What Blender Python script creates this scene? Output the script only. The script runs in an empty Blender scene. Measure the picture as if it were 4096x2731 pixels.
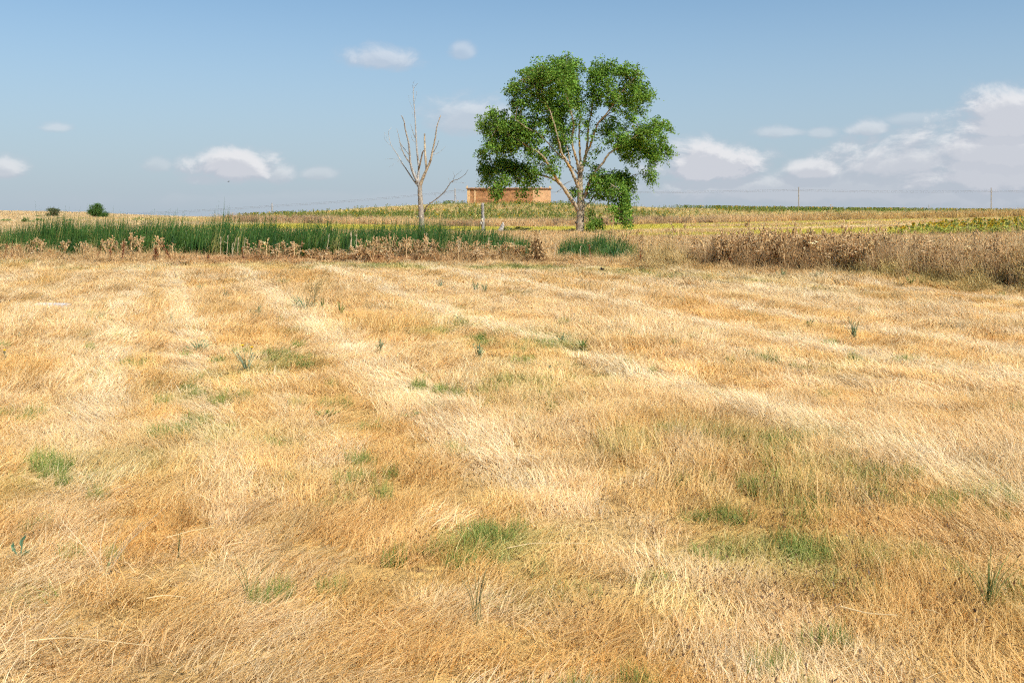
import bpy, math, random
import numpy as np
from mathutils import Vector

R = math.radians
scn = bpy.context.scene
rng = np.random.default_rng(7)
random.seed(7)

# ------------------------------------------------------------------ camera
EYE = 1.7
F, HZ, CX = 3982.0, 870.0, 2048.0          # focal length, horizon row, centre column in photograph pixels
cam_d = bpy.data.cameras.new('camera')
cam_d.sensor_width = 36.0
cam_d.lens = 36.0 * F / 4096.0
cam_d.shift_y = -(1365.5 - HZ) / 4096.0
cam_d.clip_start = 0.05
cam_d.clip_end = 12000
cam = bpy.data.objects.new('camera', cam_d)
scn.collection.objects.link(cam)
cam.location = (0, 0, EYE)
cam.rotation_euler = (R(90), 0, 0)
scn.camera = cam

# ------------------------------------------------------------------ light
SUN_EL, SUN_AZ = 52.0, 138.0                # azimuth clockwise from the view direction (+Y): behind the camera, to its right
sun_d = bpy.data.lights.new('sun', 'SUN')
sun_d.energy = 4.6
sun_d.angle = R(0.55)
sun_d.color = (1.0, 0.955, 0.88)
sun = bpy.data.objects.new('sun', sun_d)
scn.collection.objects.link(sun)
sdir = Vector((math.sin(R(SUN_AZ)) * math.cos(R(SUN_EL)), math.cos(R(SUN_AZ)) * math.cos(R(SUN_EL)), math.sin(R(SUN_EL))))
sun.rotation_euler = (-sdir).to_track_quat('-Z', 'Y').to_euler()

world = bpy.data.worlds.new('World')
scn.world = world
world.use_nodes = True
try:
    world.cycles.sampling_method = 'MANUAL'
    world.cycles.sample_map_resolution = 512
except Exception:
    pass

vs = scn.view_settings
scn.display_settings.display_device = 'sRGB'
vs.view_transform = 'Standard'
vs.look = 'None'
vs.exposure = 0.74
vs.gamma = 1.0
vs.use_curve_mapping = False
cy = scn.cycles
cy.max_bounces = 5
cy.diffuse_bounces = 4
cy.glossy_bounces = 2
cy.transmission_bounces = 2
cy.transparent_max_bounces = 6
cy.caustics_reflective = False
cy.caustics_refractive = False
cy.use_denoising = False
cy.denoiser = "OPENIMAGEDENOISE"
cy.denoising_input_passes = "RGB_ALBEDO_NORMAL"
cy.denoising_prefilter = "FAST"
cy.use_adaptive_sampling = True
cy.adaptive_threshold = 0.05
cy.adaptive_min_samples = 10
scn.render.use_persistent_data = False
cy.pixel_filter_type = 'BLACKMAN_HARRIS'
cy.filter_width = 1.3


class NT:
    """small helper to wire shader nodes"""
    def __init__(self, nt):
        self.nt = nt
        nt.nodes.clear()

    def n(self, typ, **kw):
        nd = self.nt.nodes.new(typ)
        for k, v in kw.items():
            setattr(nd, k, v)
        return nd

    def put(self, sock, v):
        if v is None:
            return
        if hasattr(v, 'is_output') or isinstance(v, bpy.types.NodeSocket):
            self.nt.links.new(v, sock)
        else:
            sock.default_value = v

    def m(self, op, a, b=None, c=None, clamp=False):
        nd = self.n('ShaderNodeMath', operation=op, use_clamp=clamp)
        self.put(nd.inputs[0], a)
        self.put(nd.inputs[1], b)
        self.put(nd.inputs[2], c)
        return nd.outputs[0]

    def mr(self, v, a, b, c=0.0, d=1.0, smooth=True):
        nd = self.n('ShaderNodeMapRange', interpolation_type='SMOOTHSTEP' if smooth else 'LINEAR')
        for i, x in enumerate((v, a, b, c, d)):
            self.put(nd.inputs[i], x)
        return nd.outputs[0]

    def mix(self, f, a, b, mode='MIX'):
        nd = self.n('ShaderNodeMix', data_type='RGBA', blend_type=mode)
        self.put(nd.inputs[0], f)
        self.put(nd.inputs[6], a)
        self.put(nd.inputs[7], b)
        return nd.outputs[2]

    def noise(self, vec, scale, detail=4.0, rough=0.55, dist=0.0):
        nd = self.n('ShaderNodeTexNoise')
        self.put(nd.inputs['Vector'], vec)
        nd.inputs['Scale'].default_value = scale
        nd.inputs['Detail'].default_value = detail
        nd.inputs['Roughness'].default_value = rough
        nd.inputs['Distortion'].default_value = dist
        return nd.outputs['Fac']


# ------------------------------------------------------------------ sky with fair-weather clouds
# one cloud: azimuth, base elevation, half width, height above base, depth below base, density
def cloud(c, r, w, h, dn, dens):
    az = math.atan((c - 1176) / 2287.0)
    el = math.atan((499.6 - r) / 2287.0 * math.cos(az))
    return (az, el, w / 2287.0, h / 2287.0, dn / 2287.0, dens)


CLOUDS = [cloud(*a) for a in (
    (875, 140, 120, 46, 26, .62), (1060, 122, 38, 34, 22, .45), (1085, 275, 125, 66, 44, .62),
    (540, 388, 118, 58, 36, 1.0), (640, 400, 50, 32, 24, .6), (470, 413, 55, 18, 16, .5), (360, 381, 34, 22, 18, .35),
    (727, 401, 50, 22, 16, .4), (128, 292, 42, 18, 14, .45), (0, 386, 55, 36, 24, .75),
    (1630, 388, 175, 72, 40, 1.1), (1870, 392, 100, 34, 26, .9), (1785, 306, 78, 20, 16, .45), (1888, 306, 40, 22, 16, .4),
    (1995, 298, 52, 28, 18, .6), (2330, 292, 185, 92, 40, 1.0), (2110, 275, 85, 18, 18, .35),
    (2330, 345, 330, 70, 50, .95), (2200, 440, 420, 60, 50, .6), (2080, 372, 220, 70, 56, .85), (2330, 400, 400, 76, 60, .9),
    (1950, 432, 700, 62, 46, .62), (1000, 462, 900, 26, 30, .16))]


def cloud_group():
    g = bpy.data.node_groups.new('cloud_density', 'ShaderNodeTree')
    g.interface.new_socket('Az', in_out='INPUT', socket_type='NodeSocketFloat')
    g.interface.new_socket('El', in_out='INPUT', socket_type='NodeSocketFloat')
    g.interface.new_socket('D', in_out='OUTPUT', socket_type='NodeSocketFloat')
    k = NT(g)
    gi = k.n('NodeGroupInput')
    go = k.n('NodeGroupOutput')
    A, E = gi.outputs[0], gi.outputs[1]
    cv = k.n('ShaderNodeCombineXYZ')
    k.put(cv.inputs[0], k.m('MULTIPLY', A, 0.62))
    k.put(cv.inputs[1], E)
    n1 = k.noise(cv.outputs[0], 30.0, 10.0, 0.64, 0.35)
    n2 = k.noise(cv.outputs[0], 9.0, 3.0, 0.5)
    nn = k.m('ADD', k.m('MULTIPLY', k.m('SUBTRACT', n1, 0.5), 2.1), k.m('MULTIPLY', k.m('SUBTRACT', n2, 0.5), 0.9))
    best = None
    for az, el, w, h, dn, dens in CLOUDS:
        dx = k.m('DIVIDE', k.m('SUBTRACT', A, az), w)
        de = k.m('SUBTRACT', E, el)
        up = k.m('DIVIDE', k.m('MAXIMUM', de, 0.0), h)
        dd = k.m('DIVIDE', k.m('MINIMUM', de, 0.0), dn)
        s = k.m('ADD', k.m('MULTIPLY', dx, dx), k.m('ADD', k.m('MULTIPLY', up, up), k.m('MULTIPLY', dd, dd)))
        v = k.m('SUBTRACT', 1.0, k.m('SQRT', s))
        v = k.m('ADD', v, k.m('MULTIPLY', nn, 0.8))
        v = k.m('MULTIPLY', k.mr(v, -0.1, 0.62), dens)
        best = v if best is None else k.m('MAXIMUM', best, v)
    # the same kind of scattered clouds round the rest of the sky
    aa = k.m('ABSOLUTE', A)
    side = k.mr(aa, 0.56, 0.75)
    cv2 = k.n('ShaderNodeCombineXYZ')
    k.put(cv2.inputs[0], k.m('MULTIPLY', A, 2.2))
    k.put(cv2.inputs[1], k.m('MULTIPLY', E, 6.0))
    f1 = k.noise(cv2.outputs[0], 2.3, 6.0, 0.55)
    gen = k.mr(f1, 0.56, 0.72)
    low = k.mr(E, 0.5, 0.1)
    gen = k.m('MULTIPLY', k.m('MULTIPLY', gen, side), k.m('MULTIPLY', low, 0.9))
    k.put(go.inputs[0], k.m('MAXIMUM', best, gen, clamp=True))
    return g


k = NT(world.node_tree)
tc = k.n('ShaderNodeTexCoord')
sp = k.n('ShaderNodeSeparateXYZ')
k.put(sp.inputs[0], tc.outputs['Generated'])
AZ = k.m('ARCTAN2', sp.outputs[0], sp.outputs[1])
EL = k.m('ARCSINE', sp.outputs[2])
cg = cloud_group()
g1 = k.n('ShaderNodeGroup'); g1.node_tree = cg
k.put(g1.inputs[0], AZ); k.put(g1.inputs[1], EL)
g2 = k.n('ShaderNodeGroup'); g2.node_tree = cg
k.put(g2.inputs[0], k.m('ADD', AZ, 0.004)); k.put(g2.inputs[1], k.m('ADD', EL, 0.0085))
D1, D2 = g1.outputs[0], g2.outputs[0]
lit = k.mr(k.m('SUBTRACT', D1, k.m('MULTIPLY', D2, 0.82)), -0.1, 0.62)
sky = k.n('ShaderNodeTexSky', sky_type='NISHITA', sun_disc=False)
sky.sun_elevation = R(SUN_EL)
sky.sun_rotation = R(SUN_AZ)
sky.altitude = 750
sky.air_density = 1.0
sky.dust_density = 0.55
sky.ozone_density = 1.0
SKY_K = 0.070
# the pale veil low in the sky
veil = k.mr(EL, -0.02, 0.27, 0.92, 0.0)
skyt = k.mix(1.0, sky.outputs[0], (0.92, 1.07, 1.09, 1), 'MULTIPLY')
skyc = k.mix(veil, skyt, (3.4, 4.05, 4.95, 1))
ccol = k.mix(lit, (4.55, 4.7, 5.35, 1), (7.3, 7.2, 7.35, 1))  # cloud shading put into the colour: sunlit tops white, shaded undersides greyer
alpha = k.m('MULTIPLY', D1, 0.86)
final = k.mix(alpha, skyc, ccol)
bg = k.n('ShaderNodeBackground')
k.put(bg.inputs[0], final)
bg.inputs[1].default_value = SKY_K
wo = k.n('ShaderNodeOutputWorld')
k.nt.links.new(bg.outputs[0], wo.inputs[0])


# ------------------------------------------------------------------ numpy helpers
def _hash(ix, iy, s):
    h = (ix.astype(np.int64) * 374761393 + iy.astype(np.int64) * 668265263 + s * 1442695041) & 0xFFFFFFFF
    h = ((h ^ (h >> 13)) * 1274126177) & 0xFFFFFFFF
    return ((h ^ (h >> 16)) & 0xFFFFFF) / float(0xFFFFFF)


def vnoise(x, y, s=0):
    x = np.asarray(x, float); y = np.asarray(y, float)
    ix = np.floor(x); iy = np.floor(y)
    fx = x - ix; fy = y - iy
    fx = fx * fx * (3 - 2 * fx); fy = fy * fy * (3 - 2 * fy)
    ix = ix.astype(np.int64); iy = iy.astype(np.int64)
    a = _hash(ix, iy, s); b = _hash(ix + 1, iy, s); c = _hash(ix, iy + 1, s); d = _hash(ix + 1, iy + 1, s)
    return (a * (1 - fx) + b * fx) * (1 - fy) + (c * (1 - fx) + d * fx) * fy


def fbm(x, y, s=0, o=4):
    v = 0.0; amp = 0.5; tot = 0.0
    for i in range(o):
        v = v + amp * vnoise(x * 2 ** i, y * 2 ** i, s + i * 17)
        tot += amp; amp *= 0.55
    return v / tot


def sstep(v, a, b):
    t = np.clip((np.asarray(v, float) - a) / (b - a), 0, 1)
    return t * t * (3 - 2 * t)


def catmull(pts, n):
    pts = [np.array(p, float) for p in pts]
    P = [2 * pts[0] - pts[1]] + pts + [2 * pts[-1] - pts[-2]]
    out = []
    for i in range(1, len(P) - 2):
        p0, p1, p2, p3 = P[i - 1], P[i], P[i + 1], P[i + 2]
        for j in range(n):
            t = j / n
            out.append(0.5 * ((2 * p1) + (-p0 + p2) * t + (2 * p0 - 5 * p1 + 4 * p2 - p3) * t * t + (-p0 + 3 * p1 - 3 * p2 + p3) * t ** 3))
    out.append(P[-2])
    return np.array(out)


# ------------------------------------------------------------------ the lie of the land
EDGE = catmull([(-70, 38), (-40, 36), (-25, 35.2), (-8, 34.9), (-0.5, 34.0), (3.3, 31.8), (5.6, 29.2), (8.3, 26.3), (10.6, 20.4), (12.4, 14.5), (15.8, 5.2), (19, -4)], 6)


def edge_d(x, y):
    """signed distance behind the meadow's far edge (positive beyond it), and the arc position"""
    x = np.asarray(x, float); y = np.asarray(y, float)
    shp = x.shape
    x = x.ravel(); y = y.ravel()
    best = np.full(x.shape, 1e9); sign = np.ones(x.shape)
    for i in range(len(EDGE) - 1):
        a = EDGE[i]; b = EDGE[i + 1]
        ab = b - a
        t = np.clip(((x - a[0]) * ab[0] + (y - a[1]) * ab[1]) / (ab @ ab), 0, 1)
        dx = x - (a[0] + t * ab[0]); dy = y - (a[1] + t * ab[1])
        d = np.hypot(dx, dy)
        cr = ab[0] * (y - a[1]) - ab[1] * (x - a[0])
        m = d < best
        best = np.where(m, d, best)
        sign = np.where(m, np.sign(cr), sign)
    return (best * sign).reshape(shp)


RID_C = np.array([-3500, -1500, 0, 300, 430, 700, 900, 1060, 1300, 1500, 1800, 2100, 2300, 2600, 3000, 3400, 3800, 4096, 5600, 7500], float)
RID_R = np.array([846, 843, 846, 851, 858, 868, 872, 870, 850, 834, 819, 815, 820, 834, 840, 846, 850, 852, 848, 850], float)
RID_Y = 190.0
RID_X = (RID_C - CX) * RID_Y / F
RID_Z = EYE - (RID_R - HZ) * RID_Y / F


def ground_z(x, y):
    x = np.asarray(x, float); y = np.asarray(y, float)
    d = edge_d(x, y)
    z = 0.06 * (fbm(x * 0.3, y * 0.3, 3, 2) - 0.5) * 2 * sstep(d, 4, 0)
    z = z + 0.20 * np.exp(-((d - 1.9) / 1.2) ** 2)
    z = z - 0.65 * np.exp(-((d - 5.6) / 1.9) ** 2)
    beh = sstep(d, 7.5, 14)
    z = z + beh * (0.50 + 0.12 * (fbm(x * 0.08, y * 0.08, 5, 3) - 0.5))
    tilt = sstep(d, 10, 60)
    z = z + tilt * np.where(x > 0, 0.0195, 0.0165) * np.abs(x) * sstep(np.abs(x), 0, 14) * sstep(120 - np.abs(x), 0, 60)
    zr = np.interp(x, RID_X, RID_Z)
    low = 0.5 + tilt * np.where(x > 0, 0.0195, 0.0165) * np.abs(x) * sstep(np.abs(x), 0, 14) * sstep(120 - np.abs(x), 0, 60)
    h = sstep(y, 118, 192)
    h = 0.55 * h + 0.45 * np.clip((y - 122) / 68, 0, 1)
    hill = (zr - low) * h
    z = z + np.where(y > 100, hill, 0)
    bey = sstep(y, 193, 320)
    z = z - bey * 2.2
    z = z - sstep(y, 320, 1500) * 6
    return z


def gz(x, y):
    return float(ground_z(np.array([x]), np.array([y]))[0])


def wx(c, y):
    return (c - CX) * y / F


def wz(r, y):
    return EYE - (r - HZ) * y / F


def at(c, r):
    """ground point of the near meadow seen at a photograph pixel"""
    y = EYE * F / (r - HZ)
    for _ in range(3):
        x = wx(c, y)
        y = (EYE - gz(x, y)) * F / (r - HZ)
    x = wx(c, y)
    return x, y, gz(x, y)


# ------------------------------------------------------------------ materials
def vcol_mat(name, rough=0.8, transl=0.0, var=0.25, nscale=3.0, inst=False, shade=True, bump=0.0, bscale=20.0, noisecol=None, spec=0.2):
    """diffuse material: a stored colour, broken up by noise; optional translucency for thin plant tissue"""
    m = bpy.data.materials.new(name)
    m.use_nodes = True
    k = NT(m.node_tree)
    geo = k.n('ShaderNodeNewGeometry')
    if inst:
        a = k.n('ShaderNodeAttribute', attribute_type='INSTANCER', attribute_name='col')
    else:
        a = k.n('ShaderNodeAttribute', attribute_type='GEOMETRY', attribute_name='col')
    col = a.outputs['Color']
    if inst and shade:
        s = k.n('ShaderNodeAttribute', attribute_type='GEOMETRY', attribute_name='col')
        col = k.mix(1.0, col, s.outputs['Color'], 'MULTIPLY')
    if var > 0:
        nf = k.noise(geo.outputs['Position'], nscale, 4.0, 0.6)
        f = k.mr(nf, 0.25, 0.75, 1.0 - var, 1.0 + var)
        sc = k.n('ShaderNodeVectorMath', operation='SCALE')
        k.put(sc.inputs[0], col)
        k.put(sc.inputs[3], f)
        col = sc.outputs[0]
    if noisecol:
        nf = k.noise(geo.outputs['Position'], noisecol[1], 5.0, 0.6)
        col = k.mix(k.mr(nf, noisecol[2], noisecol[3]), col, noisecol[0])
    out = k.n('ShaderNodeOutputMaterial')
    b = k.n('ShaderNodeBsdfPrincipled')
    k.put(b.inputs['Base Color'], col)
    b.inputs['Roughness'].default_value = rough
    b.inputs['Specular IOR Level'].default_value = spec
    if bump:
        bn = k.n('ShaderNodeBump')
        bn.inputs['Strength'].default_value = bump
        bn.inputs['Distance'].default_value = 0.05
        k.put(bn.inputs['Height'], k.noise(geo.outputs['Position'], bscale, 6.0, 0.65))
        k.put(b.inputs['Normal'], bn.outputs[0])
    sh = b.outputs[0]
    if transl > 0:
        t = k.n('ShaderNodeBsdfTranslucent')
        k.put(t.inputs[0], col)
        mx = k.n('ShaderNodeMixShader')
        mx.inputs[0].default_value = transl
        k.nt.links.new(sh, mx.inputs[1])
        k.nt.links.new(t.outputs[0], mx.inputs[2])
        sh = mx.outputs[0]
    k.nt.links.new(sh, out.inputs[0])
    return m


M_GRASS = vcol_mat('dry_grass', 0.5, 0.22, 0.14, 1.3, inst=True, spec=0.25)
M_REED = vcol_mat('reed_leaf', 0.45, 0.25, 0.2, 1.0, inst=True, spec=0.3)
M_LEAF = vcol_mat('leaf', 0.5, 0.38, 0.18, 0.6, spec=0.15)
M_WEED = vcol_mat('weed', 0.55, 0.22, 0.15, 8.0, spec=0.25)
M_DRY = vcol_mat('dry_plant', 0.8, 0.12, 0.25, 6.0, spec=0.15)
M_DRYI = vcol_mat('dry_plant_mass', 0.8, 0.12, 0.25, 6.0, inst=True, spec=0.15)
M_BARK = vcol_mat('bark', 0.9, 0, 0.28, 5.0, bump=0.9, bscale=9.0, noisecol=((0.44, 0.25, 0.075, 1), 1.6, 0.5, 0.66), spec=0.1)
M_TRUNK = vcol_mat('old_bark', 0.9, 0, 0.4, 6.0, bump=1.0, bscale=8.0, noisecol=((0.10, 0.075, 0.05, 1), 3.5, 0.56, 0.68), spec=0.1)
M_DEAD = vcol_mat('dead_wood', 0.9, 0, 0.3, 5.0, bump=0.8, bscale=12.0, noisecol=((0.13, 0.10, 0.075, 1), 4.0, 0.55, 0.7), spec=0.1)
M_ADOBE = vcol_mat('adobe', 0.95, 0, 0.28, 2.0, bump=0.9, bscale=4.0, noisecol=((0.42, 0.22, 0.09, 1), 0.9, 0.5, 0.68), spec=0.05)
M_PLASTER = vcol_mat('mud_plaster', 0.95, 0, 0.14, 1.5, bump=0.4, bscale=3.0, noisecol=((0.42, 0.22, 0.10, 1), 1.2, 0.55, 0.75), spec=0.05)
M_PLAIN = vcol_mat('plain', 0.75, 0, 0.12, 4.0)


# ------------------------------------------------------------------ mesh builder
class MB:
    def __init__(self):
        self.v = []; self.f = []; self.c = []; self.n = 0

    def add(self, verts, faces, col):
        verts = np.asarray(verts, float).reshape(-1, 3)
        self.v.append(verts)
        base = self.n
        for f in faces:
            self.f.append(tuple(int(i) + base for i in f))
        col = np.asarray(col, float)
        if col.ndim == 1:
            col = np.tile(col, (len(verts), 1))
        self.c.append(col)
        self.n += len(verts)

    def tube(self, pts, rad, col, sides=6, cap=True, jit=0.0):
        pts = np.asarray(pts, float)
        n = len(pts)
        rad = np.broadcast_to(np.asarray(rad, float), (n,))
        tan = np.gradient(pts, axis=0)
        tan /= np.linalg.norm(tan, axis=1)[:, None] + 1e-12
        ref = np.array([0.0, 1.0, 0.0]) if abs(tan[0][1]) < 0.9 else np.array([1.0, 0, 0])
        ang = np.arange(sides) * 2 * np.pi / sides
        rings = []
        u = None
        for i in range(n):
            t = tan[i]
            u = (ref if u is None else u)
            u = u - t * (u @ t)
            u /= np.linalg.norm(u) + 1e-12
            w = np.cross(t, u)
            rr = rad[i] * (1 + (jit * (np.random.default_rng(i * 31 + n).random(sides) - 0.5) if jit else 0))
            rr = np.broadcast_to(rr, (sides,))
            rings.append(pts[i] + (np.cos(ang) * rr)[:, None] * u + (np.sin(ang) * rr)[:, None] * w)
        V = np.concatenate(rings)
        Fc = []
        for i in range(n - 1):
            for j in range(sides):
                a = i * sides + j; b = i * sides + (j + 1) % sides
                Fc.append((a, b, b + sides, a + sides))
        if cap:
            Fc.append(tuple(range(sides))[::-1])
            Fc.append(tuple(range((n - 1) * sides, n * sides)))
        self.add(V, Fc, col)

    def box(self, lo, hi, col):
        x0, y0, z0 = lo; x1, y1, z1 = hi
        self.add([(x0, y0, z0), (x1, y0, z0), (x1, y1, z0), (x0, y1, z0), (x0, y0, z1), (x1, y0, z1), (x1, y1, z1), (x0, y1, z1)],
                 [(0, 3, 2, 1), (4, 5, 6, 7), (0, 1, 5, 4), (1, 2, 6, 5), (2, 3, 7, 6), (3, 0, 4, 7)], col)

    def ball(self, c, r, col, nu=6, nv=4, axis=None):
        """small ellipsoid, r a 3-tuple"""
        V = [(c[0], c[1], c[2] - r[2])]
        for i in range(1, nv):
            th = np.pi * i / nv - np.pi / 2
            for j in range(nu):
                a = 2 * np.pi * j / nu
                V.append((c[0] + r[0] * math.cos(th) * math.cos(a), c[1] + r[1] * math.cos(th) * math.sin(a), c[2] + r[2] * math.sin(th)))
        V.append((c[0], c[1], c[2] + r[2]))
        Fc = []
        for j in range(nu):
            Fc.append((0, 1 + (j + 1) % nu, 1 + j))
            for i in range(nv - 2):
                a = 1 + i * nu + j; b = 1 + i * nu + (j + 1) % nu
                Fc.append((a, b, b + nu, a + nu))
            a = 1 + (nv - 2) * nu
            Fc.append((a + j, a + (j + 1) % nu, len(V) - 1))
        self.add(V, Fc, col)

    def leaf(self, p, d, up, L, W, col, fold=0.15):
        """one leaf of two halves folded along the midrib, base at p, growing along d"""
        p = np.asarray(p, float); d = np.asarray(d, float); d = d / (np.linalg.norm(d) + 1e-9)
        s = np.cross(d, up); s = s / (np.linalg.norm(s) + 1e-9)
        nrm = np.cross(s, d)
        mid = p + d * L * 0.45
        V = [p, mid + s * W / 2 + nrm * fold * W, p + d * L, mid - s * W / 2 + nrm * fold * W]
        self.add(V, [(0, 1, 2), (0, 2, 3)], col)

    def mesh(self, name, smooth=False):
        me = bpy.data.meshes.new(name)
        V = np.concatenate(self.v) if self.v else np.zeros((0, 3))
        me.from_pydata(V.tolist(), [], self.f)
        at_ = me.attributes.new('col', 'FLOAT_COLOR', 'POINT')
        C = np.concatenate(self.c)
        C4 = np.ones((len(C), 4)); C4[:, :3] = C[:, :3]
        at_.data.foreach_set('color', C4.ravel())
        if smooth:
            me.polygons.foreach_set('use_smooth', [True] * len(me.polygons))
        me.update()
        return me

    def build(self, name, mat, parent=None, smooth=False, loc=(0, 0, 0)):
        me = self.mesh(name, smooth)
        me.materials.append(mat)
        o = bpy.data.objects.new(name, me)
        scn.collection.objects.link(o)
        o.location = loc
        if parent is not None:
            o.parent = parent
        return o


def bulk_mesh(name, V, faces3, C, mat, quads=None):
    """fast mesh from numpy arrays (triangles and / or quads)"""
    me = bpy.data.meshes.new(name)
    nf3 = len(faces3) if faces3 is not None else 0
    nf4 = len(quads) if quads is not None else 0
    me.vertices.add(len(V))
    me.vertices.foreach_set('co', np.asarray(V, np.float32).ravel())
    loops = []
    if nf3: loops.append(np.asarray(faces3, np.int32).ravel())
    if nf4: loops.append(np.asarray(quads, np.int32).ravel())
    loops = np.concatenate(loops)
    me.loops.add(len(loops))
    me.loops.foreach_set('vertex_index', loops)
    me.polygons.add(nf3 + nf4)
    st = np.concatenate([np.arange(nf3) * 3, nf3 * 3 + np.arange(nf4) * 4]).astype(np.int32)
    me.polygons.foreach_set('loop_start', st)
    me.update(calc_edges=True)
    a = me.attributes.new('col', 'FLOAT_COLOR', 'POINT')
    C4 = np.ones((len(V), 4), np.float32); C4[:, :3] = np.asarray(C)[:, :3]
    a.data.foreach_set('color', C4.ravel())
    if mat: me.materials.append(mat)
    return me


def tag(o, label=None, cat=None, group=None, kind=None):
    if label: o['label'] = label
    if cat: o['category'] = cat
    if group: o['group'] = group
    if kind: o['kind'] = kind
    return o


def link(name, me, loc=(0, 0, 0), parent=None):
    o = bpy.data.objects.new(name, me)
    scn.collection.objects.link(o)
    o.location = loc
    if parent is not None: o.parent = parent
    return o


def empty(name, loc):
    o = bpy.data.objects.new(name, None)
    scn.collection.objects.link(o)
    o.location = loc
    o.empty_display_size = 0.2
    return o


# ------------------------------------------------------------------ scattering (uncountable growth only)
def scatter(name, P, ROT, SC, IDX, COL, meshes, label, cat):
    coll = bpy.data.collections.new(name + '_sprigs')
    for i, me in enumerate(meshes):
        o = bpy.data.objects.new('%s_sprig_%02d' % (name, i), me)
        coll.objects.link(o)
    n = len(P)
    pm = bpy.data.meshes.new(name)
    pm.vertices.add(n)
    pm.vertices.foreach_set('co', np.asarray(P, np.float32).ravel())
    for an, typ, fld, arr in (('rot', 'FLOAT_VECTOR', 'vector', ROT), ('scl', 'FLOAT_VECTOR', 'vector', SC), ('idx', 'INT', 'value', IDX)):
        a = pm.attributes.new(an, typ, 'POINT')
        a.data.foreach_set(fld, np.asarray(arr, np.int32 if typ == 'INT' else np.float32).ravel())
    a = pm.attributes.new('col', 'FLOAT_COLOR', 'POINT')
    c4 = np.ones((n, 4), np.float32); c4[:, :3] = COL
    a.data.foreach_set('color', c4.ravel())
    o = link(name, pm)
    g = bpy.data.node_groups.new(name + '_scatter', 'GeometryNodeTree')
    g.interface.new_socket('Geometry', in_out='INPUT', socket_type='NodeSocketGeometry')
    g.interface.new_socket('Geometry', in_out='OUTPUT', socket_type='NodeSocketGeometry')
    N = g.nodes.new
    gi = N('NodeGroupInput'); go = N('NodeGroupOutput')
    ci = N('GeometryNodeCollectionInfo'); ci.inputs['Collection'].default_value = coll
    ci.inputs['Separate Children'].default_value = True
    iop = N('GeometryNodeInstanceOnPoints'); iop.inputs['Pick Instance'].default_value = True
    L = g.links.new
    L(gi.outputs[0], iop.inputs['Points'])
    L(ci.outputs[0], iop.inputs['Instance'])
    def named(an, typ):
        nd = N('GeometryNodeInputNamedAttribute'); nd.data_type = typ
        nd.inputs['Name'].default_value = an
        return nd.outputs[0]
    L(named('idx', 'INT'), iop.inputs['Instance Index'])
    e2r = N('FunctionNodeEulerToRotation')
    L(named('rot', 'FLOAT_VECTOR'), e2r.inputs[0])
    L(e2r.outputs[0], iop.inputs['Rotation'])
    L(named('scl', 'FLOAT_VECTOR'), iop.inputs['Scale'])
    L(iop.outputs[0], go.inputs[0])
    md = o.modifiers.new('scatter', 'NODES')
    md.node_group = g
    tag(o, label, cat, kind='stuff')
    return o


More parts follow.
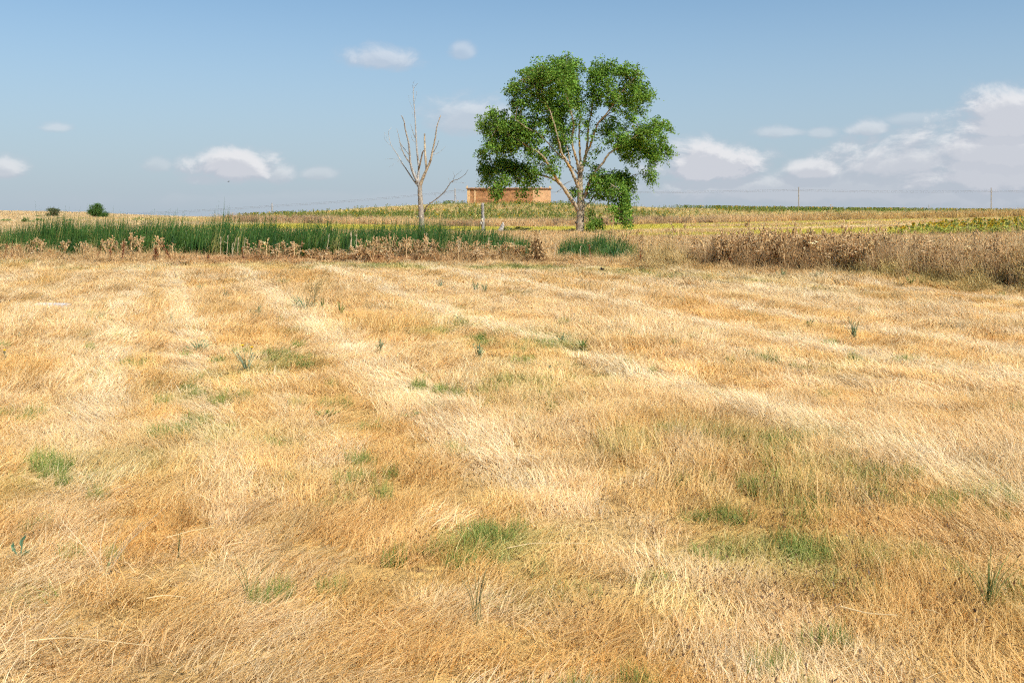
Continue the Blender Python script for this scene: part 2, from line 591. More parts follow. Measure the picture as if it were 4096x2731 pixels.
def blades(seed, n, rad, h0, h1, w, lean0, lean1, dirbias=None, curl=1.7, mat=None, tipc=1.12, basec=0.75, jit=0.22, seg=2, heads=0.0, name='sprig', variety=False):
    """a sprig of n tapering blades; col holds a multiplier for the sprig's own colour"""
    g = np.random.default_rng(seed)
    r = rad * np.sqrt(g.random(n)); a = g.random(n) * 2 * np.pi
    bx = r * np.cos(a); by = r * np.sin(a)
    h = h0 + (h1 - h0) * g.random(n) ** 1.4
    az = g.random(n) * 2 * np.pi if dirbias is None else dirbias[0] + dirbias[1] * g.standard_normal(n)
    th = lean0 + (lean1 - lean0) * g.random(n)
    face = g.random(n) * np.pi
    ww = w * (0.6 + 0.8 * g.random(n))
    V = []; C = []
    sh = 1 + jit * (g.random(n) * 2 - 1)
    hue = g.random(n)
    tint = np.stack([1 + 0.0 * hue, 1 - 0.07 * (hue - 0.5), 1 - 0.28 * (hue - 0.5)], 1)
    if variety:
        ble = (g.random(n) < 0.22)[:, None]; rus = (g.random(n) < 0.25)[:, None]
        tint = np.where(ble, np.array([1.12, 1.2, 1.4]), np.where(rus, np.array([0.84, 0.70, 0.5]), tint))
    ts = np.linspace(0, 1, seg + 1)
    for t in ts:
        hz = h * t * np.cos(th * t ** 0.6)
        hr = h * np.sin(th) * t ** curl
        px = bx + hr * np.cos(az); py = by + hr * np.sin(az)
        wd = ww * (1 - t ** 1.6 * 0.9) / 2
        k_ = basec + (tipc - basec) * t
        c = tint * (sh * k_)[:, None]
        if t < 1:
            V.append(np.stack([px - wd * np.cos(face), py - wd * np.sin(face), hz], 1))
            V.append(np.stack([px + wd * np.cos(face), py + wd * np.sin(face), hz], 1))
            C += [c, c]
        else:
            V.append(np.stack([px, py, hz], 1)); C.append(c)
    tipV = V[-1].copy()
    nv = len(V)
    Vall = np.stack(V, 1).reshape(-1, 3)
    Call = np.stack(C, 1).reshape(-1, 3)
    i0 = np.arange(n) * nv
    Q = [np.stack([i0 + 2 * s, i0 + 2 * s + 1, i0 + 2 * s + 3, i0 + 2 * s + 2], 1) for s in range(seg - 1)]
    T = np.stack([i0 + 2 * (seg - 1), i0 + 2 * (seg - 1) + 1, i0 + 2 * seg], 1)
    Q = np.concatenate(Q) if Q else None
    if heads > 0:                      # small dark seed spikes on some tips
        pick = np.where(g.random(n) < heads)[0]
        extraV = []; extraT = []; extraC = []
        b0 = len(Vall)
        for i in pick:
            p = tipV[i]; L_ = 0.018 + 0.022 * g.random(); a_ = g.random() * 6.28
            d = np.array([math.cos(a_) * 0.6, math.sin(a_) * 0.6, 0.55])
            s = np.array([-math.sin(a_), math.cos(a_), 0]) * 0.005
            base = b0 + len(extraV)
            extraV += [p - d * 0.004, p + d * L_ * 0.5 + s, p + d * L_, p + d * L_ * 0.5 - s]
            extraT += [(base, base + 1, base + 2), (base, base + 2, base + 3)]
            extraC += [np.array([0.16, 0.13, 0.13])] * 4
        if extraV:
            Vall = np.concatenate([Vall, np.array(extraV)]); T = np.concatenate([T, np.array(extraT)]); Call = np.concatenate([Call, np.array(extraC)])
    return bulk_mesh(name, Vall, T, Call, mat, Q)


# ------------------------------------------------------------------ ground sheet
STRAW = np.array([0.66, 0.465, 0.22]); PALE = np.array([0.72, 0.565, 0.335]); GOLD = np.array([0.62, 0.385, 0.13]); RUST = np.array([0.54, 0.29, 0.075])
GREEN = np.array([0.19, 0.27, 0.055]); OLIVE = np.array([0.50, 0.43, 0.15]); YELLOW = np.array([0.50, 0.445, 0.06]); TAN = np.array([0.60, 0.41, 0.20])
SOIL = np.array([0.55, 0.35, 0.165])


def lerp(a, b, t):
    t = np.asarray(t)[..., None]
    return a * (1 - t) + b * t


# mowing swaths run along (-0.34, 1): u counts across them
def across(x, y):
    return x + 0.35 * y + 0.3 * (fbm(x * 0.12, y * 0.12, 61, 2) - 0.5)


BANDS = ((-13, .6, .7), (-9.6, .5, .6), (-6.8, .6, .8), (-4.1, .45, .7), (-2.4, .3, .6), (-0.65, .3, .85), (0.35, .3, .8), (2.35, .42, .85), (5.1, .42, .95), (6.9, .25, .6), (8.7, .40, 1.05), (10.75, .36, .95),
         (12.3, .3, .8), (13.9, .45, 1.05), (15.4, .4, .85), (16.9, .5, .9))


def pale_band(x, y):
    u = across(x, y)
    v = np.zeros_like(u)
    for c, w, a in BANDS:
        v = np.maximum(v, a * np.exp(-np.abs((u - c) / (w * 0.8)) ** 3))
    v = v * (0.7 + 0.5 * fbm(x * 0.5, y * 0.4, 9, 3))
    along = -0.33 * x + 0.94 * y
    fine = fbm(u * 1.9, along * 0.10, 29, 3)
    return np.maximum(v, 0.5 * sstep(fine, 0.55, 0.7))


def from2352(px, py):
    y = EYE * F * (2352 / 4096) / (py - HZ * 2352 / 4096)
    return (px - 1176) / (F * 2352 / 4096) * y, y


GREENS = []
for px, py, rx, ry, wgt in ((820, 1120, 70, 26, 1.0), (300, 1085, 190, 40, .55), (60, 1105, 90, 40, .55), (700, 1105, 90, 25, .5), (950, 1235, 60, 22, .5), (1130, 1270, 140, 40, .85), (1200, 1325, 110, 24, .85), (1060, 1300, 60, 30, .6),
                           (1270, 1390, 60, 20, .7), (1700, 1040, 260, 60, .55), (1900, 1140, 260, 45, .75), (2200, 1150, 160, 40, .65), (2260, 1380, 160, 80, .6), (1800, 1290, 380, 80, .42),
                           (1560, 1410, 70, 30, .55), (1250, 820, 170, 60, .55), (1050, 765, 80, 14, .6), (560, 850, 130, 60, .35), (270, 855, 70, 18, .45), (1130, 1155, 70, 18, .55), (2100, 1430, 160, 40, .4),
                           (1900, 1560, 50, 12, .6), (1640, 1010, 120, 30, .5), (1950, 835, 170, 16, .28), (170, 1070, 60, 20, .5), (2130, 600, 200, 6, .2), (480, 1000, 140, 30, .3)):
    x, y = from2352(px, py)
    x1, _ = from2352(px + rx, py); _, y0 = from2352(px, py - ry); _, y2 = from2352(px, py + ry)
    GREENS.append((x, y, abs(x1 - x), max(0.18, (y0 - y2) / 2), wgt))


def greenness(x, y, d):
    g = np.zeros_like(x)
    for cx, cy_, rx, ry, w in GREENS:
        g = np.maximum(g, w * np.exp(-(((x - cx) / rx) ** 2 + ((y - cy_) / ry) ** 2)))
    n = fbm(x * 1.6, y * 1.6, 21, 4)
    n3 = fbm(x * 4.5, y * 4.5, 23, 2)
    g = g * (0.3 + sstep(n, 0.34, 0.62)) * (0.35 + 1.1 * sstep(n3, 0.35, 0.65)) * 1.25 + 0.22 * sstep(n, 0.58, 0.75)
    belt = sstep(d, -3.4, -1.6) * sstep(d, 0.7, 0.1) * sstep(x, -12, -7) * sstep(x, 7.5, 3.5)
    belt = np.maximum(belt, 0.35 * sstep(d, -4.2, -2.5) * sstep(d, 0.6, 0.0) * sstep(x, 9, 6))
    g = np.maximum(g, belt * (0.35 + 0.9 * sstep(fbm(x * 0.5, y * 0.9, 33, 3), 0.3, 0.6)))
    return np.clip(g, 0, 1)


def far_colour(x, y, d):
    """what grows beyond the ditch: colour of the ground there"""
    n = fbm(x * 0.05, y * 0.25, 41, 4)
    n2 = fbm(x * 0.4, y * 0.4, 43, 3)
    c = lerp(TAN * 0.92, STRAW * 0.85, n2)
    # yellow-green fallow between the trees and the rise, with pale mown strips
    yel = sstep(y, 76, 82) * sstep(y, 124, 119) * sstep(x, -46, -22)
    c = lerp(c, YELLOW, yel * (0.72 + 0.28 * n2))
    c = lerp(c, PALE, 0.9 * sstep(y, 73, 76) * sstep(y, 84, 79) * sstep(n, 0.3, 0.5) * sstep(x, -6, 3))
    c = lerp(c, PALE, 0.8 * np.exp(-((y - 95 - 0.05 * x) / 2.2) ** 2) * sstep(n, 0.42, 0.55) * sstep(x, -8, 2))
    c = lerp(c, YELLOW, 0.85 * sstep(y, 55, 60) * sstep(y, 74, 71) * sstep(x, 5.5, 9) * sstep(x, 34, 24))
    # stubble to the left
    stub = sstep(x, -22, -30) * sstep(d, 10, 16)
    c = lerp(c, lerp(STRAW, PALE, n2) * 0.80, stub)
    # sunflower rise: bare orange earth with dry weeds
    hill = sstep(y, 124, 130) * sstep(x + 0.30 * (190 - y), -46, -40)
    c = lerp(c, lerp(SOIL, np.array([0.53, 0.42, 0.16]), sstep(n2, 0.3, 0.62)), hill)
    # the dry strip at its foot
    c = lerp(c, TAN * 0.95, sstep(y, 116, 119) * sstep(y, 130, 127) * sstep(x, -44, -30))
    return c


def near_colour(x, y, d):
    b = pale_band(x, y)
    n = fbm(x * 0.8, y * 0.55, 11, 4)
    n2 = fbm(x * 2.3, y * 1.9, 13, 3)
    near = sstep(y, 9.5, 4.5)
    warm = np.clip(0.25 + sstep(n, 0.36, 0.66) + 0.30 * near * sstep(x, 2, -2), 0, 1)
    c = lerp(STRAW, GOLD, 0.85 * warm)
    c = lerp(c, RUST, 0.55 * sstep(fbm(x * 0.6, y * 0.6, 15, 3), 0.52, 0.68) * (0.35 + 0.65 * near))
    c = lerp(c, PALE, np.clip((1.05 - 0.35 * near) * b, 0, 1))  # brightness of flattened straw facing the sun, put into its colour
    c = lerp(c, PALE * 1.03, 0.55 * sstep(n2, 0.58, 0.78))
    g = greenness(x, y, d)
    return c, b, g


def axis(parts):
    out = []
    for a, b, s in parts:
        out += list(np.arange(a, b, s))
    return np.array(out)


gx = np.concatenate([-np.geomspace(4500, 62, 34), np.arange(-60, 60.01, 0.6), np.geomspace(62, 4500, 34)])
gy = np.concatenate([-np.geomspace(2500, 13, 14), np.arange(-12, 48, 0.45), np.arange(48, 215, 1.3), np.geomspace(216, 6000, 40)])
GX, GY = np.meshgrid(gx, gy)
fx_, fy_ = GX.ravel(), GY.ravel()
GZ = ground_z(fx_, fy_)
GD = edge_d(fx_, fy_)
nc, nb, ng = near_colour(fx_, fy_, GD)
nc = lerp(lerp(nc, GOLD, 0.65 * np.ones(len(nc))) * 0.8, OLIVE * 0.7, ng * 0.8)
fc = far_colour(fx_, fy_, GD)
gcol = lerp(nc, fc, sstep(GD, 0.3, 3.0))
nX, nY = len(gx), len(gy)
ii = (np.arange(nY - 1)[:, None] * nX + np.arange(nX - 1)[None, :]).ravel()
quads = np.stack([ii, ii + 1, ii + 1 + nX, ii + nX], 1)
M_GROUND = vcol_mat('earth_and_litter', 0.95, 0, 0.4, 14.0, bump=1.0, bscale=22.0, noisecol=((0.30, 0.19, 0.08, 1), 9.0, 0.55, 0.72), spec=0.05)
gme = bulk_mesh('ground', np.stack([fx_, fy_, GZ], 1), None, gcol, M_GROUND, quads)
gme.polygons.foreach_set('use_smooth', [True] * len(gme.polygons))
ground = link('ground', gme)
tag(ground, 'dry straw-coloured meadow rising to a low hill on the horizon', 'ground', kind='structure')

# ------------------------------------------------------------------ meadow grass
PI2 = math.pi * 2


def area_pts(y0, y1, per_m2, wide=1.2, pad=2.4):
    hw = 2048 / F * wide
    n = int(per_m2 * (hw * (y1 ** 2 - y0 ** 2) + 2 * pad * (y1 - y0)))
    u = rng.random(n)
    # rows are wider farther away: y by inverse of the area function
    a, b = hw, 2 * pad
    A0 = a * y0 ** 2 + b * y0
    A1 = a * y1 ** 2 + b * y1
    A = A0 + u * (A1 - A0)
    y = (-b + np.sqrt(b * b + 4 * a * A)) / (2 * a)
    x = (rng.random(n) * 2 - 1) * (hw * y + pad)
    return x, y


SWD = math.atan2(1.0, -0.35)     # direction of the swaths
SPRIGS = []
for lod, wmul in ((0, 1.0), (1, 2.0), (2, 3.6)):
    w = (0.0034, 0.0052, 0.0094)[lod]
    nb_ = (230, 200, 165)[lod]
    for v in range(4):   # 0-3 standing straw
        SPRIGS.append(blades(100 + lod * 20 + v, nb_, 0.18, 0.07, 0.27, w, 0.25, 0.95, dirbias=(0.0, 0.8), curl=1.35, mat=M_GRASS, basec=0.84, tipc=1.1, jit=0.18, variety=True))
    for v in range(3):   # 4-6 laid straw
        SPRIGS.append(blades(140 + lod * 20 + v, nb_, 0.2, 0.14, 0.33, w * 1.05, 0.65, 1.12, dirbias=(0.0, 0.4), curl=1.25, mat=M_GRASS, basec=0.95, tipc=1.06, jit=0.16, variety=True))
    for v in range(2):   # 7-8 short green grass
        SPRIGS.append(blades(180 + lod * 20 + v, nb_, 0.16, 0.04, 0.13, w * 1.15, 0.2, 0.9, mat=M_GRASS, basec=0.75, tipc=1.15))
    for v in range(2):   # 9-10 dark headed grass
        SPRIGS.append(blades(220 + lod * 20 + v, nb_ // 2, 0.18, 0.08, 0.22, w * 0.9, 0.1, 0.6, mat=M_GRASS, heads=0.22 if lod < 2 else 0.1))
    for v in range(2):   # 11-12 crossed litter
        SPRIGS.append(blades(260 + lod * 20 + v, nb_, 0.2, 0.08, 0.24, w, 0.8, 1.35, curl=1.15, mat=M_GRASS, basec=0.95, tipc=1.06, jit=0.2, variety=True))
NSP = 13

XS, YS, LOD, SCL = [], [], [], []
for y0, y1, dens, lod, sc in ((2.6, 6.0, 46, 0, 0.95), (6.0, 9.5, 36, 0, 1.05), (9.5, 14, 27, 1, 1.1), (14, 22, 20, 1, 1.25), (22, 40.5, 14, 2, 1.4)):
    x, y = area_pts(y0, y1, dens)
    XS.append(x); YS.append(y); LOD.append(np.full(len(x), lod)); SCL.append(np.full(len(x), sc))
x = np.concatenate(XS); y = np.concatenate(YS); lod = np.concatenate(LOD); sc = np.concatenate(SCL)
d = edge_d(x, y)
keep = d < 0.9
x, y, lod, sc, d = x[keep], y[keep], lod[keep], sc[keep], d[keep]
z = ground_z(x, y)
col, band, grn = near_colour(x, y, d)
band = band * (1 - 0.3 * sstep(y, 9, 5))
n = len(x)
r1 = rng.random(n); r2 = rng.random(n); r3 = rng.random(n)
tall = fbm(x * 0.55, y * 0.4, 25, 3)
dark_zone = np.zeros(n)
for px, py, rx, ry, w_ in ((1800, 1290, 600, 190, .55), (1050, 1110, 300, 40, .35), (2150, 1400, 250, 120, .5), (1500, 1130, 260, 60, .3)):
    cx_, cy_ = from2352(px, py); x1_, _ = from2352(px + rx, py); _, ya = from2352(px, py - ry); _, yb = from2352(px, py + ry)
    dark_zone = np.maximum(dark_zone, w_ * np.exp(-(((x - cx_) / (x1_ - cx_)) ** 2 + ((y - cy_) / ((ya - yb) / 2)) ** 2)))
kind = np.where(r1 < 0.66, rng.integers(0, 4, n), rng.integers(11, 13, n))
laid = (band > 0.45 + 0.35 * r2)
kind = np.where(laid, rng.integers(4, 7, n), kind)
kind = np.where((~laid) & (r2 < 0.10 + 0.25 * sstep(tall, 0.6, 0.4)), rng.integers(4, 7, n), kind)
kind = np.where((dark_zone > r3) & (~laid), rng.integers(9, 11, n), kind)
isg = grn > (0.10 + 1.15 * r3)
kind = np.where(isg, rng.integers(7, 9, n), kind)
col = lerp(col, OLIVE, 0.7 * grn)
gcolr = lerp(GREEN, OLIVE * 0.85, np.clip(0.1 + 0.8 * rng.random(n), 0, 1))
col = np.where(isg[:, None], gcolr, col)
col = col * (0.88 + 0.24 * rng.random(n))[:, None] * (1 - 0.16 * sstep(y, 14, 26))[:, None]
col = lerp(col, RUST, 0.35 * (rng.random(n) < 0.12))
rotz = rng.random(n) * PI2
fore = sstep(y, 7.5, 5.0) * sstep(x, 1.2, 0.4)
wind = (1.35 + 0.9 * np.clip(band * 1.2, 0, 1)) * (1 - 0.7 * fore) + (3.4 - 1.6 * fore) * (fbm(x * 0.8, y * 0.6, 51, 3) - 0.5)
rotz = np.where((kind >= 4) & (kind <= 6), wind + 0.4 * rng.standard_normal(n), rotz)
rotz = np.where(kind < 4, wind + 0.6 * rng.standard_normal(n), rotz)
ROT = np.stack([0.10 * rng.standard_normal(n), 0.10 * rng.standard_normal(n), rotz], 1)
hs = sc * (0.5 + 0.45 * rng.random(n)) * (0.65 + 0.6 * sstep(tall, 0.45, 0.72)) * np.where(isg, 1.55, 1.0) * np.where((kind == 9) | (kind == 10), 1.4, 1.0) * np.where(laid, 0.85, 1.0) * (1 - 0.12 * sstep(y, 10, 6))
SC = np.stack([sc * (0.85 + 0.3 * rng.random(n)), sc * (0.85 + 0.3 * rng.random(n)), hs], 1)
# thin green regrowth: small separate tufts coming up through the straw
broad = np.zeros(n)
for cx_, cy_, rx_, ry_, w_ in GREENS:
    broad = np.maximum(broad, w_ * np.exp(-0.4 * (((x - cx_) / rx_) ** 2 + ((y - cy_) / ry_) ** 2)))
broad = (0.03 + 0.42 * broad) * sstep(fbm(x * 2.2, y * 2.2, 37, 2), 0.42, 0.62) * sstep(y, 24, 12)
pick = np.where(rng.random(n) < broad)[0]
pick = np.concatenate([pick, pick[rng.random(len(pick)) < 0.6]])
m_ = len(pick)
tx_ = x[pick] + rng.normal(0, 0.07, m_); ty_ = y[pick] + rng.normal(0, 0.07, m_)
ts_ = sc[pick] * rng.uniform(0.28, 0.6, m_)
x = np.concatenate([x, tx_]); y = np.concatenate([y, ty_]); z = np.concatenate([z, ground_z(tx_, ty_)])
ROT = np.concatenate([ROT, np.stack([np.zeros(m_), np.zeros(m_), rng.random(m_) * PI2], 1)])
SC = np.concatenate([SC, np.stack([ts_, ts_, sc[pick] * rng.uniform(0.9, 1.5, m_)], 1)])
kind = np.concatenate([kind, rng.integers(7, 9, m_)]); lod = np.concatenate([lod, lod[pick]])
col = np.concatenate([col, lerp(np.array([0.14, 0.235, 0.045]), np.array([0.33, 0.36, 0.10]), rng.random(m_) ** 1.3)])
scatter('meadow_grass', np.stack([x, y, z - 0.012], 1), ROT, SC, kind + lod * NSP, col, SPRIGS,
        'dry straw-gold grass of the mown meadow with green patches', 'grass')
print('meadow sprigs', n)

# ------------------------------------------------------------------ far grass, beyond the ditch
FAR = []
for v in range(3): FAR.append(blades(400 + v, 60, 0.5, 0.08, 0.28, 0.02, 0.2, 0.9, mat=M_GRASS, basec=0.85, tipc=1.1))           # 0-2 low
for v in range(3): FAR.append(blades(410 + v, 80, 0.35, 0.35, 0.85, 0.016, 0.05, 0.5, mat=M_GRASS, basec=0.7, tipc=1.12))          # 3-5 tall
for v in range(2): FAR.append(blades(420 + v, 60, 0.45, 0.2, 0.5, 0.03, 0.2, 0.9, mat=M_GRASS, basec=0.75, tipc=1.15))             # 6-7 weedy
P_, R_, S_, I_, C_ = [], [], [], [], []


def far_add(x, y, idx, s, sh, col):
    n = len(x)
    P_.append(np.stack([x, y, ground_z(x, y) - 0.02], 1))
    R_.append(np.stack([np.zeros(n), np.zeros(n), rng.random(n) * PI2], 1))
    S_.append(np.stack([s * np.ones(n), s * np.ones(n), sh * (0.7 + 0.6 * rng.random(n))], 1))
    I_.append(idx); C_.append(col * (0.85 + 0.3 * rng.random(n))[:, None])


x, y = area_pts(30, 60, 7, 1.15)
d = edge_d(x, y); m = d > 7.2; x, y, d = x[m], y[m], d[m]
far_add(x, y, rng.integers(0, 3, len(x)), 1.0, 1.1, far_colour(x, y, d))
x, y = area_pts(60, 118, 3.2, 1.15)
d = edge_d(x, y)
far_add(x, y, rng.integers(0, 3, len(x)), 1.3, 0.8, far_colour(x, y, d) * 1.0)
x, y = area_pts(118, 196, 1.5, 1.1)
d = edge_d(x, y); c = far_colour(x, y, d)
far_add(x, y, rng.integers(0, 3, len(x)), 1.6, 1.1, c)
# dry weeds on the rise
m = (rng.random(len(x)) < 0.38) & (x > -46)
far_add(x[m] + 0.4, y[m] + 0.4, rng.integers(6, 8, m.sum()), 1.2, 0.9, np.tile(np.array([0.50, 0.41, 0.17]), (m.sum(), 1)))
# tall dry strip at the foot of the rise
n = 4600
x = rng.uniform(-36, 85, n); y = 122.5 + rng.normal(0, 2.3, n) + 1.2 * np.sin(x * 0.2)
keepm = rng.random(n) < 0.35 + 0.65 * sstep(fbm(x * 0.15, y * 0.2, 71, 3), 0.35, 0.55)
x, y = x[keepm], y[keepm]
c = lerp(TAN * 1.05, np.array([0.36, 0.24, 0.13]), sstep(fbm(x * 0.2, y * 0.3, 73, 3), 0.5, 0.65))
c = lerp(c, np.array([0.58, 0.40, 0.14]), 0.7 * sstep(x, 25, 45))
far_add(x, y, rng.integers(3, 6, len(x)), 1.2, 1.35, c)
# rough grass under the trees and along the right-hand fallow
n = 900
x = rng.uniform(-14, 16, n); y = rng.normal(69, 2.2, n)
far_add(x, y, rng.integers(3, 6, n), 0.8, 0.45, lerp(TAN, STRAW, rng.random(n)))
n = 700
x = rng.uniform(16, 48, n); y = 88 + rng.normal(0, 3.0, n) - 0.12 * (x - 20)
far_add(x, y, rng.integers(3, 6, n), 0.9, 0.55, lerp(TAN, STRAW * 1.05, rng.random(n)))
scatter('far_grass', np.concatenate(P_), np.concatenate(R_), np.concatenate(S_), np.concatenate(I_), np.concatenate(C_), FAR,
        'dry and yellow-green grass beyond the ditch up to the hill', 'grass')

# ------------------------------------------------------------------ rank dry grass on the ditch bank
BANK = []
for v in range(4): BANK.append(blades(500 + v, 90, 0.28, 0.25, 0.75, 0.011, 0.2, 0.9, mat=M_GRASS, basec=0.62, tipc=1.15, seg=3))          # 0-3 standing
for v in range(3): BANK.append(blades(510 + v, 90, 0.35, 0.35, 0.9, 0.011, 0.9, 1.4, dirbias=(0, 0.7), mat=M_GRASS, basec=0.75, tipc=1.1, seg=3, curl=1.3))   # 4-6 lodged
for v in range(2): BANK.append(blades(520 + v, 60, 0.25, 0.5, 1.15, 0.009, 0.05, 0.4, mat=M_GRASS, basec=0.65, tipc=1.1, seg=3))           # 7-8 tall stems
n = 15000
x = rng.uniform(-27, 17, n); y = rng.uniform(10, 46, n)
d = edge_d(x, y)
near_in = (np.abs(x) < y * 0.60 + 1.5)
lim = np.where(x > 4.5, 7.5, 3.4)
m = (d > -0.25) & (d < lim) & near_in
x, y, d = x[m], y[m], d[m]
x2 = rng.uniform(-27, 12, 5200); y2 = rng.uniform(40, 50, 5200); d2 = edge_d(x2, y2)
m2 = (d2 > 7.4) & (d2 < 14.0) & (x2 > -24) & (rng.random(5200) < 0.8)
x = np.concatenate([x, x2[m2]]); y = np.concatenate([y, y2[m2]]); d = np.concatenate([d, d2[m2]])
n = len(x)
ramp = sstep(d, -0.25, 1.6)
t = fbm(x * 0.3, y * 0.3, 81, 3)
right = sstep(x, 7.5, 10.5)
back = sstep(d, 7.2, 7.5)
midr = sstep(x, 1.5, 3.5) * sstep(x, 7.0, 5.6)
hsc = (0.32 + 0.5 * ramp) * (0.7 + 0.6 * t) * (1 + 0.9 * right * ramp) * (1 - 0.66 * back) * (1 - 0.5 * midr * sstep(d, 1.6, 2.6))
low = sstep(x, -13, -10) * sstep(x, -1, -4) * (1 - right)              # the trampled bank in front of the tall reeds
hsc = hsc * (1 - 0.45 * low) * (1 - 0.45 * sstep(x, -1.5, 0.5) * sstep(x, 5.4, 4.6) * (1 - np.exp(-((x - 4.7) / 0.7) ** 2))) * (1 - 0.25 * sstep(x, -10, -12))
tuft = np.exp(-(((x - 4.7) / 1.0) ** 2)) * sstep(d, 0, 1.2)
hsc = hsc * (1 + 0.7 * tuft * sstep(d, 2.6, 1.6))
kind = np.where(rng.random(n) < 0.6 - 0.3 * low, rng.integers(0, 4, n), rng.integers(4, 7, n))
kind = np.where((rng.random(n) < 0.22) & (d > 1.5), rng.integers(7, 9, n), kind)
col = lerp(TAN * 1.05, np.array([0.60, 0.42, 0.20]), rng.random(n))
col = lerp(col, np.array([0.52, 0.30, 0.14]), 0.75 * low)
col = lerp(col, np.array([0.50, 0.36, 0.20]), 0.65 * right * sstep(d, 1.5, 3))
col = lerp(col, np.array([0.46, 0.38, 0.12]), 0.75 * np.clip(np.exp(-((x - 9.6) / 0.9) ** 2) * sstep(d, 2.0, 0.8) + np.exp(-((x - 5.0) / 1.2) ** 2) * 0.5 + np.exp(-((x - 11.7) / 1.2) ** 2) * sstep(d, 2.2, 0.8), 0, 1))
col = col * (0.85 + 0.3 * rng.random(n))[:, None]
# upright dead stems standing all through the right-hand thicket
x3 = rng.uniform(4.5, 16, 9000); y3 = rng.uniform(12, 36, 9000); d3 = edge_d(x3, y3)
m3 = (d3 > 0.9) & (d3 < 4.8) & (np.abs(x3) < y3 * 0.58 + 1) & (x3 > 5.6) & (rng.random(9000) < 0.5)
x3, y3 = x3[m3], y3[m3]; n3_ = len(x3)
x = np.concatenate([x, x3]); y = np.concatenate([y, y3]); n = len(x)
kind = np.concatenate([kind, rng.integers(7, 9, n3_)]); hsc = np.concatenate([hsc, rng.uniform(0.65, 1.15, n3_)])
col = np.concatenate([col, lerp(np.array([0.40, 0.25, 0.115]), np.array([0.66, 0.47, 0.25]), rng.random(n3_))])
scatter('bank_grass', np.stack([x, y, ground_z(x, y) - 0.02], 1), np.stack([0.1 * rng.standard_normal(n), 0.1 * rng.standard_normal(n), rng.random(n) * PI2], 1),
        np.stack([0.95 * np.ones(n), 0.95 * np.ones(n), hsc], 1), kind, col, BANK, 'rank tan grass and lodged straw along the ditch bank', 'grass')
print('bank', n)

# ------------------------------------------------------------------ reeds standing in the ditch
REED = []
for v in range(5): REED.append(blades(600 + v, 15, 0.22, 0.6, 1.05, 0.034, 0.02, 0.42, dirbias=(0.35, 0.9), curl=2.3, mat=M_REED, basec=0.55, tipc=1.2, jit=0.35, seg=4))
RX_C = np.array([-600, 0, 150, 300, 450, 600, 800, 1000, 1200, 1330, 1430, 1470, 1560, 1620, 1680, 1740, 1850, 2000, 2080, 2115, 2120, 2225, 2235, 2330, 2450, 2530, 2545, 2900, 3080, 3090], float)
RX_R = np.array([897, 897, 894, 887, 884, 880, 880, 880, 887, 880, 898, 906, 906, 893, 892, 903, 910, 926, 940, 958, 1050, 1050, 960, 946, 938, 960, 1060, 1060, 1060, 1060], float)


def reed_bed(name, c0, c1, n, label, d0=3.0, d1=7.4):
    xs = rng.uniform(wx(c0, 39.5), wx(c1, 39.5), n); ys = rng.uniform(28, 46, n)
    d = edge_d(xs, ys); m = (d > d0) & (d < d1)
    xs, ys, d = xs[m], ys[m], d[m]
    cc = CX + xs * F / ys
    top = wz(np.interp(cc, RX_C, RX_R), ys)
    zb = ground_z(xs, ys)
    h = (top - zb) * (0.78 + 0.36 * rng.random(len(xs))) * (0.78 + 0.46 * fbm(xs * 0.9, ys * 0.5, 91, 3))
    # the front of the bed is lower
    h = h * (0.72 + 0.28 * sstep(d, d0, d0 + 1.4))
    m = h > 0.35
    xs, ys, zb, h, d = xs[m], ys[m], zb[m], h[m], d[m]
    n = len(xs)
    col = lerp(np.array([0.026, 0.085, 0.016]), np.array([0.095, 0.165, 0.03]), rng.random(n) ** 1.6)
    col = lerp(col, np.array([0.28, 0.26, 0.08]), 1.0 * (rng.random(n) < 0.08))
    h = h * np.where(rng.random(n) < 0.08, 1.13, 1.0)
    s = 0.8 + 0.35 * rng.random(n)
    scatter(name, np.stack([xs, ys, zb - 0.02], 1), np.stack([np.zeros(n), np.zeros(n), rng.normal(0, 0.7, n)], 1), np.stack([s, s, h], 1), rng.integers(0, 5, n), col, REED, label, 'reeds')
    print(name, n)


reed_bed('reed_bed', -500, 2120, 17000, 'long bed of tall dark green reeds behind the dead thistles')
reed_bed('reed_bed.001', 2235, 2545, 2200, 'short green reed bed below the leafy tree', 2.6, 6.0)


# ------------------------------------------------------------------ leafy tree
def limb_path(pts, Y, sc, ox, oy, dy=0.0, n=5, seed=0):
    """limb control points given in a crop of the photograph (scale sc, origin ox, oy) placed in the tree's plane, bending dy metres away along its length"""
    out = []
    m = len(pts)
    for i, p in enumerate(pts):
        c = ox + p[0] / sc; r = oy + p[1] / sc
        t = i / max(1, m - 1)
        out.append((wx(c, Y), Y + dy * t ** 1.2, wz(r, Y)))
    return catmull(out, n)


def radii(w0, w1, n, Y, sc, p=1.0):
    t = np.linspace(0, 1, n)
    return (w0 + (w1 - w0) * t ** p) / 2 / sc * Y / F


TY = 70.0
TS, TOX, TOY = 1.845, 1800, 150
tree_x = wx(TOX + 960 / TS, TY)
tree_z = gz(tree_x, TY)
tree = empty('leafy_tree', (tree_x, TY, tree_z))
tag(tree, 'large spreading green tree with orange-tinged forked limbs above the ditch', 'tree')
TREE_O = np.array([tree_x, TY, tree_z])
BARKC = (0.37, 0.295, 0.205)
limb_pts = []


